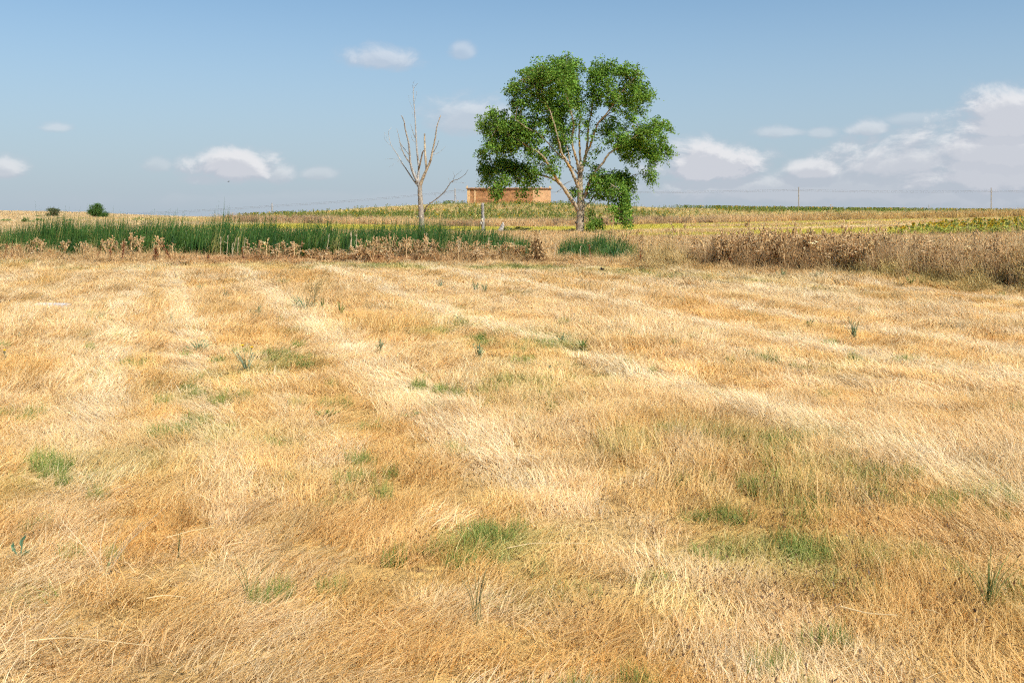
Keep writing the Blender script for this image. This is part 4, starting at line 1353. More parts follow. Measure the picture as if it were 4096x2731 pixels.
for c_, r0, hh, yy, w_ in ((1868, 755, 0.55, BY + 0.75, 0.17), (2201, 757, 0.55, BY + 1.5, 0.17), (1957, 754, 0.30, BY + 1.5, 0.24), (2166, 756, 0.30, BY + 1.6, 0.22), (2130, 752, 0.36, BY + 0.7, 0.2), (1903, 754, 0.22, BY + 1.6, 0.12), (2060, 752, 0.2, BY + 1.7, 0.12)):
    xx = wx(c_, BY)
    b = MB()
    s = w_
    zb_ = HB + 0.02
    b.add([(-s, -s, zb_), (s, -s, zb_), (s, s, zb_), (-s, s, zb_), (-s * .8, -s * .8, zb_ + hh * .55), (s * .8, -s * .8, zb_ + hh * .55), (s * .8, s * .8, zb_ + hh * .55), (-s * .8, s * .8, zb_ + hh * .55), (0, 0, zb_ + hh + 0.12)],
          [(0, 1, 5, 4), (1, 2, 6, 5), (2, 3, 7, 6), (3, 0, 4, 7), (4, 5, 8), (5, 6, 8), (6, 7, 8), (7, 4, 8)], (0.50, 0.33, 0.15))
    b.build('finial', M_PLASTER, dove, loc=(xx, yy - BY, 0))

# ------------------------------------------------------------------ power line behind the hill
PLY = 300.0
POLES = []
for i, (c, rt, lab) in enumerate(((1088, 812, 'slim utility pole rising behind the left end of the sunflower rise'), (1820, 754, 'utility pole just left of the adobe building'), (3195, 748, 'utility pole on the skyline above the dry thistle thicket'), (3965, 752, 'utility pole farthest right on the skyline'))):
    X_ = wx(c, PLY); zt = wz(rt, PLY); zb = gz(X_, PLY)
    e = empty('utility_pole', (X_, PLY, zb)); tag(e, lab, 'utility pole', 'poles of the power line')
    b = MB(); zz = np.linspace(-0.3, zt - zb, 6)
    b.tube(np.stack([0 * zz, 0 * zz, zz], 1), np.linspace(0.21, 0.14, 6), (0.30, 0.28, 0.26), 8)
    b.build('shaft', M_DEAD, e)
    b = MB(); b.box((-0.28, -0.06, zt - zb - 1.2), (0.28, 0.06, zt - zb - 1.05), (0.22, 0.21, 0.2))
    b.build('crossarm', M_PLAIN, e)
    for zo in (0.75, 1.15):
        b = MB(); b.ball((-0.22, -0.05, zt - zb - zo), (0.08, 0.08, 0.11), (0.25, 0.25, 0.25), 6, 4); b.build('insulator', M_PLAIN, e)
    if i == 1:
        b = MB(); b.ball((0, -0.2, 2.0), (0.5, 0.3, 0.35), (0.6, 0.6, 0.6), 7, 5)
        b = MB(); b.tube([(0.0, -0.05, zt - zb - 1.6), (2.2, -0.1, 0.3)], 0.035, (0.2, 0.2, 0.2), 5); b.build('guy_wire', M_PLAIN, e)
    POLES.append((X_, zt, zb))
# tiny far pole
X_ = wx(3716, 420); zb = gz(X_, 420); e = MB(); zt = wz(820, 420); zz = np.linspace(-0.3, zt - zb, 4)
e.tube(np.stack([0 * zz, 0 * zz, zz], 1), 0.16, (0.3, 0.29, 0.28), 6); o = e.build('utility_pole', M_DEAD, loc=(X_, 420, zb)); tag(o, 'tiny distant pole tip between the two right-hand poles', 'utility pole', 'poles of the power line')
ends = [(wx(300, 330), wz(852, 330), 330)] + [(p[0], p[1], PLY) for p in POLES] + [(wx(4900, PLY), wz(752, PLY), PLY)]
for wi, (zo, lab) in enumerate(((0.75, 'upper cable of the power line strung from pole to pole'), (1.15, 'lower cable of the power line strung from pole to pole'))):
    pts = []
    for i in range(len(ends) - 1):
        a_, b_ = np.array([ends[i][0], ends[i][2], ends[i][1] - zo]), np.array([ends[i + 1][0], ends[i + 1][2], ends[i + 1][1] - zo])
        sag = 0.35 if i != 2 else 0.5
        for t in np.linspace(0, 1, 13)[:(-1 if i < len(ends) - 2 else None)]:
            p_ = a_ * (1 - t) + b_ * t
            p_[2] -= sag * 4 * t * (1 - t)
            pts.append(p_)
    b = MB(); b.tube(np.array(pts), 0.022, (0.14, 0.14, 0.15), 4)
    o = b.build('power_cable', M_PLAIN); tag(o, lab, 'cable', 'cables of the power line')

# ------------------------------------------------------------------ dry thistles
def thistle_mesh(seed, H=1.0, bare=False):
    """one dead thistle: ribbed stem, forking branches, papery round heads, withered hanging leaves"""
    g = np.random.default_rng(seed)
    b = MB()
    brown = np.array([0.45, 0.275, 0.125]); tan = np.array([0.70, 0.49, 0.25]); darkb = np.array([0.23, 0.135, 0.06]); pale = np.array([0.76, 0.60, 0.39])
    tone = g.uniform(0.72, 1.28); brown, tan, darkb, pale = brown * tone, np.minimum(tan * tone, .8), darkb * tone, np.minimum(pale * tone, .8)
    lean = g.normal(0, 0.10, 2)
    stem = catmull([(0, 0, -0.05), (lean[0] * .3, lean[1] * .3, H * .35), (lean[0] * .7 + g.normal(0, .02), lean[1] * .7, H * .7), (lean[0], lean[1], H)], 3)
    b.tube(stem, np.linspace(0.014, 0.006, len(stem)), tan * (0.8 + 0.4 * g.random()), 4, cap=False)
    tips = [stem[-1]]
    for i in range(g.integers(5, 10)):
        t = g.uniform(0.42, 0.95)
        p = stem[int(t * (len(stem) - 1))]
        a = g.random() * PI2; L = H * g.uniform(0.12, 0.34) * (1.15 - 0.5 * t)
        q = p + np.array([math.cos(a) * L * 0.6, math.sin(a) * L * 0.6, L * g.uniform(0.5, 1.0)])
        mid = (p + q) / 2 + np.array([math.cos(a), math.sin(a), -0.3]) * L * 0.12
        b.tube(catmull([p, mid, q], 2), np.linspace(0.007, 0.004, 5), lerp(brown, tan, g.random()), 3, cap=False)
        tips.append(q)
        if g.random() < 0.5:
            q2 = mid + np.array([g.normal(0, .06), g.normal(0, .06), g.uniform(.05, .14)]); b.tube([mid, q2], 0.004, brown, 3, cap=False); tips.append(q2)
    for q in tips:
        s = g.uniform(0.018, 0.032)
        b.ball(q, (s, s, s * 1.1), lerp(brown, tan, g.random()), 5, 3)
        # papery flare on top
        ring = [q + np.array([math.cos(k_ * PI2 / 5) * s * 1.35, math.sin(k_ * PI2 / 5) * s * 1.35, s * 1.5]) for k_ in range(5)]
        b.add([q + (0, 0, s * .5)] + ring, [(0, 1 + k_, 1 + (k_ + 1) % 5) for k_ in range(5)], lerp(tan, pale, g.random()))
    if not bare:
        for i in range(g.integers(16, 26)):
            t = g.uniform(0.03, 0.9)
            p = stem[int(t * (len(stem) - 1))] + np.array([0, 0, g.uniform(-.05, .05)])
            a = g.random() * PI2; L = g.uniform(0.06, 0.15) * (1.2 - 0.6 * t)
            dd = np.array([math.cos(a), math.sin(a), g.uniform(-1.3, 0.2)])
            m_ = p + dd * L * 0.5 + np.array([0, 0, 0.03])
            e_ = m_ + np.array([math.cos(a + .5) * .4, math.sin(a + .5) * .4, -1.0]) * L * 0.5
            wv = np.array([-math.sin(a), math.cos(a), 0.2]) * L * 0.14
            c_ = lerp(darkb, lerp(brown, tan, g.random()), g.random() ** 0.7)
            b.add([p, m_ + wv, m_ - wv, e_], [(0, 1, 2), (1, 3, 2)], c_)
    return b


TH = [thistle_mesh(700 + i).mesh('thistle') for i in range(8)] + [thistle_mesh(720 + i, bare=True).mesh('thistle') for i in range(3)]
for me in TH: me.materials.append(M_DRY)
THI = [thistle_mesh(700 + i).mesh('thistle_sprig') for i in range(8)]
for me in THI: me.materials.append(M_DRYI)
tx, ty, th_, tk = [], [], [], []


def rows_top(c, cs, rs):
    return np.interp(c, cs, rs)


def thistles(c0, c1, n, d0, d1, cs, rs, prob=None):
    k_ = 0
    while k_ < n:
        c = rng.uniform(c0, c1)
        dd = rng.uniform(d0, d1)
        # find the point at distance dd behind the edge along this column
        ys = np.linspace(8, 60, 261); xs = wx(c, ys)
        de = edge_d(xs, ys)
        ok = np.where(de > dd)[0]
        if len(ok) == 0: continue
        y_ = ys[ok[0]]; x_ = xs[ok[0]]
        top = wz(rows_top(c, cs, rs), y_)
        h = (top - gz(x_, y_)) * rng.uniform(0.5, 1.1)
        if rng.random() < 0.08: h *= 1.18
        if h < 0.3: continue
        tx.append(x_); ty.append(y_); th_.append(h); tk.append((c0, c1)); k_ += 1


RS_C = [2780, 2800, 2900, 2990, 3060, 3200, 3350, 3500, 3700, 3900, 4096, 4500]
RS_R = [960, 945, 935, 922, 922, 925, 930, 930, 935, 945, 950, 955]
thistles(2860, 3480, 225, 0.9, 3.6, RS_C, RS_R)
thistles(2770, 2900, 34, 1.0, 3.4, RS_C, RS_R)
thistles(3400, 4420, 190, 1.2, 4.4, RS_C, RS_R)
LS_C = [880, 1000, 1300, 1480, 1560, 1800, 2000, 2100]; LS_R = [985, 970, 970, 960, 940, 945, 975, 995]
thistles(1430, 1960, 70, 1.0, 2.9, LS_C, LS_R)
thistles(1180, 1480, 18, 0.8, 2.2, [1100, 1500], [1000, 985])
thistles(1230, 2000, 40, 0.6, 1.6, [1200, 2000], [1005, 1000])
thistles(980, 1240, 22, 1.2, 2.6, [900, 1300], [965, 960])
thistles(1950, 2110, 26, 1.6, 3.2, [1950, 2110], [960, 985])
thistles(-60, 700, 50, 1.4, 2.9, [-60, 300, 500, 700], [965, 958, 940, 950])
tx, ty, th_ = np.array(tx), np.array(ty), np.array(th_)
tz = ground_z(tx, ty)
dfr = edge_d(tx, ty)
# those nearest the front of each thicket, and the tallest, stand singly; the rest of the thicket is one mass
size = th_ * F / ty * (1.6 - 0.25 * dfr)
inview = np.abs(tx / ty * F) < 2040
order = np.argsort(-np.where(inview, size, 0))
single = set(order[:280].tolist())


def spot(c):
    if c < 760: return 'dead brown thistle among the tan weeds in front of the left reeds', 'thistles before the left reeds'
    if c < 1250: return 'dead brown thistle at the foot of the tall reeds, left of the dead tree', 'thistles left of the dead tree'
    if c < 2115: return 'dead brown thistle in the tangled clump below the dead tree', 'thistles below the dead tree'
    if c < 3450: return 'dead brown thistle in the dense thicket right of the leafy tree', 'thistles in the thicket'
    return 'dead brown thistle in the thicket at the far right of the ditch', 'thistles at the far right'


for i in sorted(single):
    k_ = int(rng.integers(0, 8))
    o = link('dry_thistle', TH[k_], (tx[i], ty[i], tz[i] - 0.03))
    s = 0.95 + 0.3 * rng.random()
    o.scale = (s, s, th_[i]); o.rotation_euler = (0.05 * rng.standard_normal(), 0.09 * rng.standard_normal(), rng.random() * PI2)
    lab, grp = spot(CX + tx[i] / ty[i] * F)
    tag(o, lab, 'thistle', grp)
rest = np.array([i for i in range(len(tx)) if i not in single])
n = len(rest)
scatter('thistle_thicket', np.stack([tx[rest], ty[rest], tz[rest] - 0.03], 1), np.stack([0.06 * rng.standard_normal(n), 0.1 * rng.standard_normal(n), rng.random(n) * PI2], 1),
        np.stack([1.1 * np.ones(n), 1.1 * np.ones(n), th_[rest]], 1), rng.integers(0, 8, n), np.ones((n, 3)) * (0.8 + 0.4 * rng.random(n))[:, None], THI,
        'tangled mass of dead brown thistles behind the front rows of the thickets', 'thistles')
# lone thistles on the bank right of the reeds
LONE = ((2463, 915, 'left'), (2485, 925, ''), (2510, 922, ''), (2545, 930, ''), (2640, 925, ''), (2665, 915, ''), (2690, 905, ''), (2715, 903, ''), (2745, 900, ''), (2570, 940, ''))
for i, (c, r, _) in enumerate(LONE):
    y_ = 41.0 + 1.5 * (i % 3); x_ = wx(c, y_); z_ = gz(x_, y_)
    o = link('dry_thistle', TH[8 + i % 3], (x_, y_, z_ - 0.03)); h = wz(r, y_) - z_
    o.scale = (1, 1, h); o.rotation_euler = (0, 0.05 * rng.standard_normal(), i * 1.3)
    tag(o, 'thin dead thistle standing apart on the bank between reeds and thicket', 'thistle', 'lone thistles on the bank')


# ------------------------------------------------------------------ rust-red docks, stalks, dead shrub
def dock_mesh(seed, H):
    g = np.random.default_rng(seed); b = MB()
    ln = g.normal(0, 0.12, 2)
    for s_ in range(g.integers(1, 3)):
        P = catmull([(0, 0, -.03), (ln[0] * .4 + s_ * .03, ln[1] * .4, H * .5), (ln[0] + s_ * .12, ln[1], H)], 4)
        b.tube(P, np.linspace(.011, .005, len(P)), (0.22, 0.075, 0.035), 4, cap=False)
        for i in range(90):
            t = g.uniform(0.3, 1.0); p = P[int(t * (len(P) - 1))] + g.normal(0, .025, 3); a = g.random() * PI2
            b.leaf(p, (math.cos(a), math.sin(a), 0.7), np.array([0, 0, 1.0]), .035, .028, np.array([0.20, 0.06, 0.028]) * (0.6 + 0.8 * g.random()))
    return b


DOCKS = ((13, 1000, 62), (45, 1003, 66), (385, 990, 66), (442, 1030, 52), (489, 1000, 60), (619, 1045, 60), (636, 1046, 44), (689, 1000, 70), (833, 1028, 42), (975, 1035, 62), (2561, 1015, 66), (2368, 1012, 62), (3319, 1075, 70), (2935, 1060, 60), (3460, 1040, 60))
DLAB = ('rust-red dock leaning at the far left edge of the ditch', 'second rust-red dock from the left picture edge', 'rust-red dock before the tan weeds of the left reeds', 'short forked rust-red dock on the left bank', 'upright rust-red dock left of the round of dead weeds',
        'arching rust-red dock on the trampled bank', 'small rust-red dock low on the trampled bank', 'tall rust-red dock against the dark reeds', 'bent little rust-red dock on bare bank below the reeds', 'rust-red dock left of the pale leaning stalks',
        'tall rust-red dock right of the short reed bed', 'rust-red dock inside the short reed bed', 'rust-red dock leaning out of the thistle thicket', 'rust-red dock at the left foot of the thistle thicket', 'rust-red dock in the right-hand weeds')
for i, (c, r, hp) in enumerate(DOCKS):
    ys = np.linspace(8, 60, 261); xs = wx(c, ys); de = edge_d(xs, ys)
    y_ = ys[np.where(de > 0.9)[0][0]]; x_ = wx(c, y_); z_ = gz(x_, y_)
    top = wz(r - hp * 0.6, y_)
    H = max(0.5, top - z_)
    o = dock_mesh(800 + i, H).build('dock_plant', M_DRY, loc=(x_, y_, z_)); o.rotation_euler = (0, 0.35 * rng.standard_normal(), rng.random() * 6)
    tag(o, DLAB[i], 'dock', 'rust-red docks')

STALK = ((880, 945, 1012, 2), (905, 940, 1002, 4), (925, 950, 1000, 12), (927, 975, 1010, 1), (946, 950, 1012, 5), (970, 950, 1012, 7), (1300, 935, 1005, 10), (1395, 925, 1010, 6), (1408, 930, 1005, -3), (1420, 935, 1010, 4), (1700, 930, 1010, 3), (1835, 960, 1010, 4), (1835, 962, 1030, -2), (1953, 950, 1020, 1), (2045, 970, 1035, 8), (2215, 975, 1030, 6), (2320, 985, 1040, 2), (2360, 990, 1040, -2))
for i, (c, rt, rb, ln) in enumerate(STALK):
    ys = np.linspace(20, 60, 201); xs = wx(c, ys); de = edge_d(xs, ys)
    y_ = ys[np.where(de > 1.7)[0][0]]; x_ = wx(c, y_); z_ = gz(x_, y_); h = wz(rt, y_) - z_
    b = MB(); P = catmull([(0, 0, -.04), (0.5 * h * math.tan(R(ln)) + .01, 0, h * .5), (h * math.tan(R(ln)), 0.03, h)], 4)
    b.tube(P, np.linspace(.011, .006, len(P)), (0.60, 0.48, 0.31), 5)
    for q in range(3):
        p = P[3 + 2 * q]; b.tube([p, p + np.array([rng.normal(0, .05), 0, .09])], .005, (0.62, 0.5, 0.34), 4)
    o = b.build('dead_stalk', M_DRY, loc=(x_, y_, z_))
    tag(o, 'bleached dead stalk standing against the green reeds', 'stalk', 'bleached stalks before the reeds')

# the tall brown dried-up shrub heap
hx, hy = wx(2148, 34.9), 34.9
hz = gz(hx, hy)
b = MB(); g = np.random.default_rng(9)
for i in range(70):
    a = g.random() * PI2; r0 = 0.38 * g.random() ** .6
    H = (1.25 if g.random() < .3 else 0.85) * g.uniform(.5, 1)
    p0 = np.array([math.cos(a) * r0 * 1.3, math.sin(a) * r0 * .8, 0]); p1 = np.array([math.cos(a) * r0 * .3 - 0.05 * H, math.sin(a) * r0 * .3, H])
    P = catmull([p0, (p0 + p1) / 2 + g.normal(0, .06, 3), p1], 3)
    b.tube(P, np.linspace(.008, .004, len(P)), lerp(np.array([.2, .12, .05]), np.array([.44, .28, .13]), g.random()), 3, cap=False)
    for q in range(9):
        t = P[g.integers(0, len(P))] + g.normal(0, .05, 3); t[2] = max(.02, t[2])
        if g.random() < .16: b.ball(t, (.028, .028, .03), (0.62, 0.43, 0.22), 5, 3)
        else: b.leaf(t, g.normal(0, 1, 3), np.array([0.1, 0, 1.0]), .10, .05, lerp(np.array([.15, .085, .035]), np.array([.40, .24, .10]), g.random()))
o = b.build('dried_shrub', M_DRY, loc=(hx, hy, hz)); tag(o, 'conical heap of dried brown stems and leaves left of the short reed bed', 'dried shrub')


# ------------------------------------------------------------------ sunflowers
def sunflower_mesh(seed, bloom, lc=((0.075, 0.15, 0.03), (0.17, 0.24, 0.05))):
    g = np.random.default_rng(seed); b = MB()
    b.tube(catmull([(0, 0, -.05), (.02, 0, .5), (.05, -.05, .95)], 2), np.linspace(.022, .014, 5), (0.16, 0.22, 0.06), 4, cap=False)
    for i in range(11):
        z_ = 0.22 + 0.065 * i; a = i * 2.4 + g.random(); L = 0.30 * (1.1 - 0.5 * abs(z_ - .5)); d_ = np.array([math.cos(a), math.sin(a), -0.05 - 0.35 * g.random()])
        c_ = lerp(np.array(lc[0]), np.array(lc[1]), g.random())
        b.leaf((d_[0] * .03, d_[1] * .03, z_), d_, np.array([0, 0, 1.0]), L, L * .75, c_, fold=.12)
    hc = np.array([.07, -.12, .95]); ax = np.array([.1, -.85, -.25]); ax /= np.linalg.norm(ax)
    s = np.cross(ax, (0, 0, 1)); s /= np.linalg.norm(s); u_ = np.cross(s, ax)
    K = 9
    ctr = [hc] + [hc + (s * math.cos(k_ * PI2 / K) + u_ * math.sin(k_ * PI2 / K)) * .075 for k_ in range(K)]
    b.add(ctr, [(0, 1 + k_, 1 + (k_ + 1) % K) for k_ in range(K)], (0.20, 0.12, 0.03) if bloom else (0.22, 0.24, 0.06))
    for k_ in range(K):
        a = (k_ + .5) * PI2 / K; dirr = s * math.cos(a) + u_ * math.sin(a)
        b.leaf(hc + dirr * .06, dirr + ax * .2, ax, .11 if bloom else .06, .075, (0.75, 0.46, 0.02) if bloom else (0.20, 0.25, 0.05), fold=.05)
    b.ball(hc - ax * .03, (.07, .05, .07), (0.14, 0.2, 0.05), 6, 4)
    return b


SF = [sunflower_mesh(900 + i, i in (1, 4), ((0.20, 0.28, 0.05), (0.50, 0.49, 0.09))).mesh('sunflower') for i in range(5)]
for me in SF: me.materials.append(M_WEED)
M_WEEDI = vcol_mat('sunflower_mass', 0.55, 0.22, 0.2, 1.0, inst=True, spec=0.25)
SFI = [sunflower_mesh(900 + i, i in (1, 4)).mesh('sunflower_sprig') for i in range(5)]
for me in SFI: me.materials.append(M_WEEDI)
# patch on the right
n = 330
pxs = rng.uniform(3560, 4200, n); pys = rng.uniform(54, 71, n)
keepm = (pxs - 3560) / 330 > (72 - pys) / 18 * 0.0 + (pys - 54) / 18 * 0.9 - 0.1
pxs, pys = pxs[keepm], pys[keepm]
px_ = wx(pxs, pys)
for i in range(len(px_)):
    k_ = int(rng.choice([0, 2, 3, 1, 4], p=[.16, .17, .17, .25, .25]))
    z_ = gz(px_[i], pys[i]); s = rng.uniform(0.5, 0.68)
    o = link('sunflower', SF[k_], (px_[i], pys[i], z_)); o.scale = (s * 1.15, s * 1.15, s); o.rotation_euler = (0, 0, rng.normal(0, .5))
    tag(o, 'yellow-green sunflower in the patch behind the far right thistles', 'sunflower', 'sunflowers of the right-hand patch')
# the field on the rise
n = 17000
x = rng.uniform(-50, 98, n); y = rng.uniform(128, 193, n)
cc = CX + x / y * F
front = sstep(y, 162, 150)
dens = 0.9 * front * sstep(cc, 800, 1100) * sstep(cc, 2350, 1900)
dens = dens + 0.30 * (1 - front) * sstep(cc, 1700, 2000) * sstep(cc, 2500, 2300) + 0.06
dens = dens + 0.42 * front * sstep(cc, 2000, 2300) * sstep(cc, 2800, 2500)
ridge = sstep(y, 181, 185) * (0.85 * sstep(cc, 1720, 1800) * sstep(cc, 2280, 2200) + 0.95 * sstep(cc, 2600, 2800))
dens = np.maximum(dens, ridge)
dens = np.maximum(dens, 0.9 * sstep(y, 158, 170) * sstep(cc, 2800, 3000) * sstep(cc, 4200, 3900))
dens = dens * (0.35 + 0.9 * sstep(fbm(x * .15, y * .2, 95, 3), .35, .6))
m = (rng.random(n) < dens) & (cc > 950) & (cc < 4500) & ~((y > 186.5) & (x > bx0 - .6) & (x < bx1 + .6))
x, y, cc = x[m], y[m], cc[m]
n = len(x)
s = rng.uniform(0.55, 0.82, n)
kk = rng.choice([0, 2, 3, 1, 4], n, p=[.31, .31, .30, .04, .04])
scatter('sunflower_field', np.stack([x, y, ground_z(x, y)], 1), np.stack([np.zeros(n), np.zeros(n), rng.normal(0, .6, n)], 1), np.stack([s * 1.1, s * 1.1, s], 1), kk,
        np.array([1.3, 1.2, 1.2]) * (0.85 + 0.3 * rng.random(n))[:, None], SFI, 'field of green sunflowers covering the far rise', 'sunflowers')
print('sunflowers', n, 'single', len(px_), 'thistles', len(tx))
b = MB()
bt = thistle_mesh(999); o = bt.build('dry_thistle', M_DRY, loc=(wx(3322, 118), 118, gz(wx(3322, 118), 118))); o.scale = (2.2, 2.2, wz(822, 118) - gz(wx(3322, 118), 118))
tag(o, 'lone brown weed poking above the far sunflower skyline', 'thistle')


# ------------------------------------------------------------------ weeds growing through the meadow
def weed(seed, H, wd, nst, leafL, c0, c1, flowers=0, per=9):
    g = np.random.default_rng(seed); b = MB()
    tops = []
    for i in range(nst):
        a = g.random() * PI2; r_ = wd * g.random() ** .7
        h = H * g.uniform(.5, 1)
        P = catmull([(g.normal(0, .01), g.normal(0, .01), -.02), (math.cos(a) * r_ * .45, math.sin(a) * r_ * .45, h * .55), (math.cos(a) * r_, math.sin(a) * r_, h)], 4)
        b.tube(P, np.linspace(.0055, .003, len(P)), lerp(np.array(c0), np.array(c1), .6), 4, cap=False)
        tops.append(P[-1])
        for j in range(per):
            t = g.uniform(.15, 1); p = P[int(t * (len(P) - 1))]; aa = g.random() * PI2
            L = leafL * g.uniform(.6, 1.2) * (1.2 - .6 * t)
            b.leaf(p, (math.cos(aa), math.sin(aa), g.uniform(.0, .9)), np.array([0, 0, 1.0]), L, L * .36, lerp(np.array(c0), np.array(c1), g.random()))
    return b, tops


BL0, BL1 = (0.14, 0.215, 0.105), (0.29, 0.36, 0.19)
GR0, GR1 = (0.085, 0.165, 0.035), (0.19, 0.29, 0.07)
WEEDS = (
    (1226, 1262, .34, .26, 14, .09, 0, 'largest blue-green leafy weed in the left middle of the meadow'), (1287, 1250, .26, .1, 4, .07, 1, 'small green weed just right of the largest weed'), (1365, 1262, .22, .12, 4, .06, 1, 'sprawling green weed second right of the largest weed'),
    (1027, 1276, .22, .12, 7, .06, 0, 'drab weed left of the largest leafy weed'), (795, 1412, .16, .14, 8, .065, 0, 'bushy blue-green weed in the left meadow'), (690, 1312, .2, .1, 5, .06, 0, 'blue-green weed above the bushy weed of the left meadow'),
    (446, 1302, .15, .06, 3, .06, 1, 'single small green weed on the left side'), (405, 1282, .15, .06, 3, .05, 0, 'faint blue-green weed left of a small green one'), (107, 1335, .16, .05, 3, .06, 0, 'upright weed near the left edge, upper of two'),
    (89, 1365, .12, .06, 3, .05, 0, 'low weed near the left edge, lower of two'), (800, 1268, .15, .06, 3, .06, 0, 'blue-green weed between the two middle-left weeds'), (509, 1204, .14, .1, 4, .06, 0, 'far blue-green weed in the left meadow'),
    (800, 1166, .2, .12, 4, .07, 0, 'farthest blue-green weed on the left'), (1520, 1422, .22, .05, 3, .08, 0, 'slender upright blue-green weed in the middle'), (1913, 1447, .2, .08, 5, .07, 0, 'blue-green weed in the middle of the meadow'),
    (2205, 1498, .12, .07, 4, .05, 0, 'low blue-green weed right of the middle'), (2249, 1384, .18, .07, 4, .06, 0, 'upright weed on the pale swath, left of two'), (2327, 1402, .15, .08, 4, .06, 1, 'green weed on the pale swath, right of two'),
    (1901, 1172, .28, .1, 4, .08, 0, 'far upright blue-green weed in the middle, left of two'), (1940, 1176, .24, .1, 4, .08, 0, 'far leafy blue-green weed in the middle, right of two'), (1657, 1680, .06, .1, 7, .06, 1, 'low leafy green rosette in the middle foreground'),
    (1310, 1676, .07, .1, 7, .06, 1, 'low leafy green rosette left of the middle'), (3238, 1320, .2, .06, 3, .06, 1, 'small green weed on the right side, left of two'), (3416, 1362, .3, .08, 5, .06, 0, 'tall drab weed on the right side, right of two'),
    (2732, 1220, .18, .1, 4, .06, 0, 'far blue-green weed right of the middle'), (3125, 1118, .28, .2, 8, .08, 0, 'blue-green weed at the foot of the thicket, left of two'), (3265, 1128, .34, .2, 8, .09, 0, 'blue-green weed at the foot of the thicket, right of two'),
    (3640, 1150, .3, .14, 6, .08, 1, 'dark green weed at the foot of the far right weeds'), (360, 1290, .14, .08, 4, .05, 1, 'tiny green weed among straw on the left'), (2560, 1085, .2, .14, 5, .07, 0, 'blue-green weed beside the green belt below the bank'))
for i, (c, r, H, wd, ns, lf, kind_, lab) in enumerate(WEEDS):
    x_, y_, z_ = at(c, r)
    b, tops = weed(1000 + i, H * 1.1, wd * 1.25, int(ns * 1.6) + 2, lf * 0.85, *((GR0, GR1) if kind_ else (BL0, BL1)))
    o = b.build('leafy_weed', M_WEED, loc=(x_, y_, z_)); tag(o, lab, 'weed', 'leafy weeds in the meadow')
# brown seeding stems above the largest weed
x_, y_, z_ = at(1240, 1255); b = MB(); g = np.random.default_rng(4)
for i in range(9):
    a = g.random() * PI2; h = g.uniform(.45, .85); P = catmull([(0, 0, 0), (math.cos(a) * .06, math.sin(a) * .06, h * .5), (math.cos(a) * .28, math.sin(a) * .2, h)], 4)
    b.tube(P, .004, (0.36, 0.27, 0.12), 3, cap=False)
    for q in range(10):
        p = P[g.integers(4, len(P))]; b.tube([p, p + g.normal(0, .06, 3) + (0, 0, .06)], .0025, (0.40, 0.31, 0.14), 3, cap=False)
o = b.build('seeding_stems', M_DRY, loc=(x_ + .05, y_ + .05, z_)); tag(o, 'thin brown seeding stems rising above the largest leafy weed', 'weed')


def flower_weed(c, r, H, offs, lab):
    x_, y_, z_ = at(c, r); e = empty('flowering_weed', (x_, y_, z_)); tag(e, lab, 'weed', 'yellow-flowered weeds')
    b, tops = weed(c, H * .9, .2, 9, .07, BL0, (0.30, 0.36, 0.24), per=3); b.build('stems', M_WEED, e)
    for ox_, hz_ in offs:
        b = MB(); b.tube([(0, 0, 0.02), (ox_ * .5, -.01, hz_ * .6), (ox_, -.02, hz_)], .003, (0.25, .3, .15), 4)
        b.build('stem', M_WEED, e)
        b = MB()
        for k_ in range(14):
            a = k_ * PI2 / 14; b.leaf((ox_, -.02, hz_), (math.cos(a), math.sin(a) * .7 - .2, .5), np.array([0, 0, 1.0]), .028, .014, (0.85, 0.55, 0.01))
        b.ball((ox_, -.02, hz_ + .004), (.010, .010, .008), (0.75, 0.42, 0.01), 6, 4)
        b.build('flower', M_WEED, e)


flower_weed(988, 1492, .3, ((-.045, .30), (.06, .28)), 'grey-green weed with two yellow flowers left of the middle')
flower_weed(22, 1472, .22, ((0, .2),), 'weed with one yellow flower at the left picture edge')
flower_weed(1760, 1162, .28, ((-.05, .25), (.06, .27)), 'far yellow-flowered weed in the middle of the meadow')
flower_weed(898, 1202, .25, ((0, .25),), 'far weed with a yellow flower on the left')

# spiky tufts close to the camera
for i, (c, r, H, n_, wd_, c0, c1, lab) in enumerate((
        (1907, 2500, .26, 8, .10, (0.2, 0.2, 0.09), (0.34, 0.3, 0.13), 'upright tuft of dark stems in the middle foreground'), (3953, 2450, .28, 16, .16, (0.12, 0.18, 0.045), (0.24, 0.29, 0.09), 'spiky dark green grass tuft at the lower right'),
        (993, 2395, .24, 5, .13, (0.17, 0.19, 0.08), (0.26, 0.25, 0.10), 'thin tuft of three curved green stems at lower left'), (715, 2230, .16, 3, .05, (0.13, 0.14, 0.05), (0.2, 0.2, 0.08), 'dark bent stem in the left foreground'))):
    x_, y_, z_ = at(c, r); b = MB(); g = np.random.default_rng(50 + i)
    for q in range(n_):
        a = g.random() * PI2; h = H * g.uniform(.6, 1.1); rr_ = wd_ * g.random()
        b.tube(catmull([(g.normal(0, .008), g.normal(0, .008), -.02), (math.cos(a) * rr_ * .35, math.sin(a) * rr_ * .35, h * .55), (math.cos(a) * rr_, math.sin(a) * rr_, h)], 4), np.linspace(.0024, .0008, 9), lerp(np.array(c0), np.array(c1), g.random()), 4, cap=False)
    o = b.build('grass_tuft', M_WEED, loc=(x_, y_, z_)); tag(o, lab, 'grass tuft', 'tufts in the foreground')
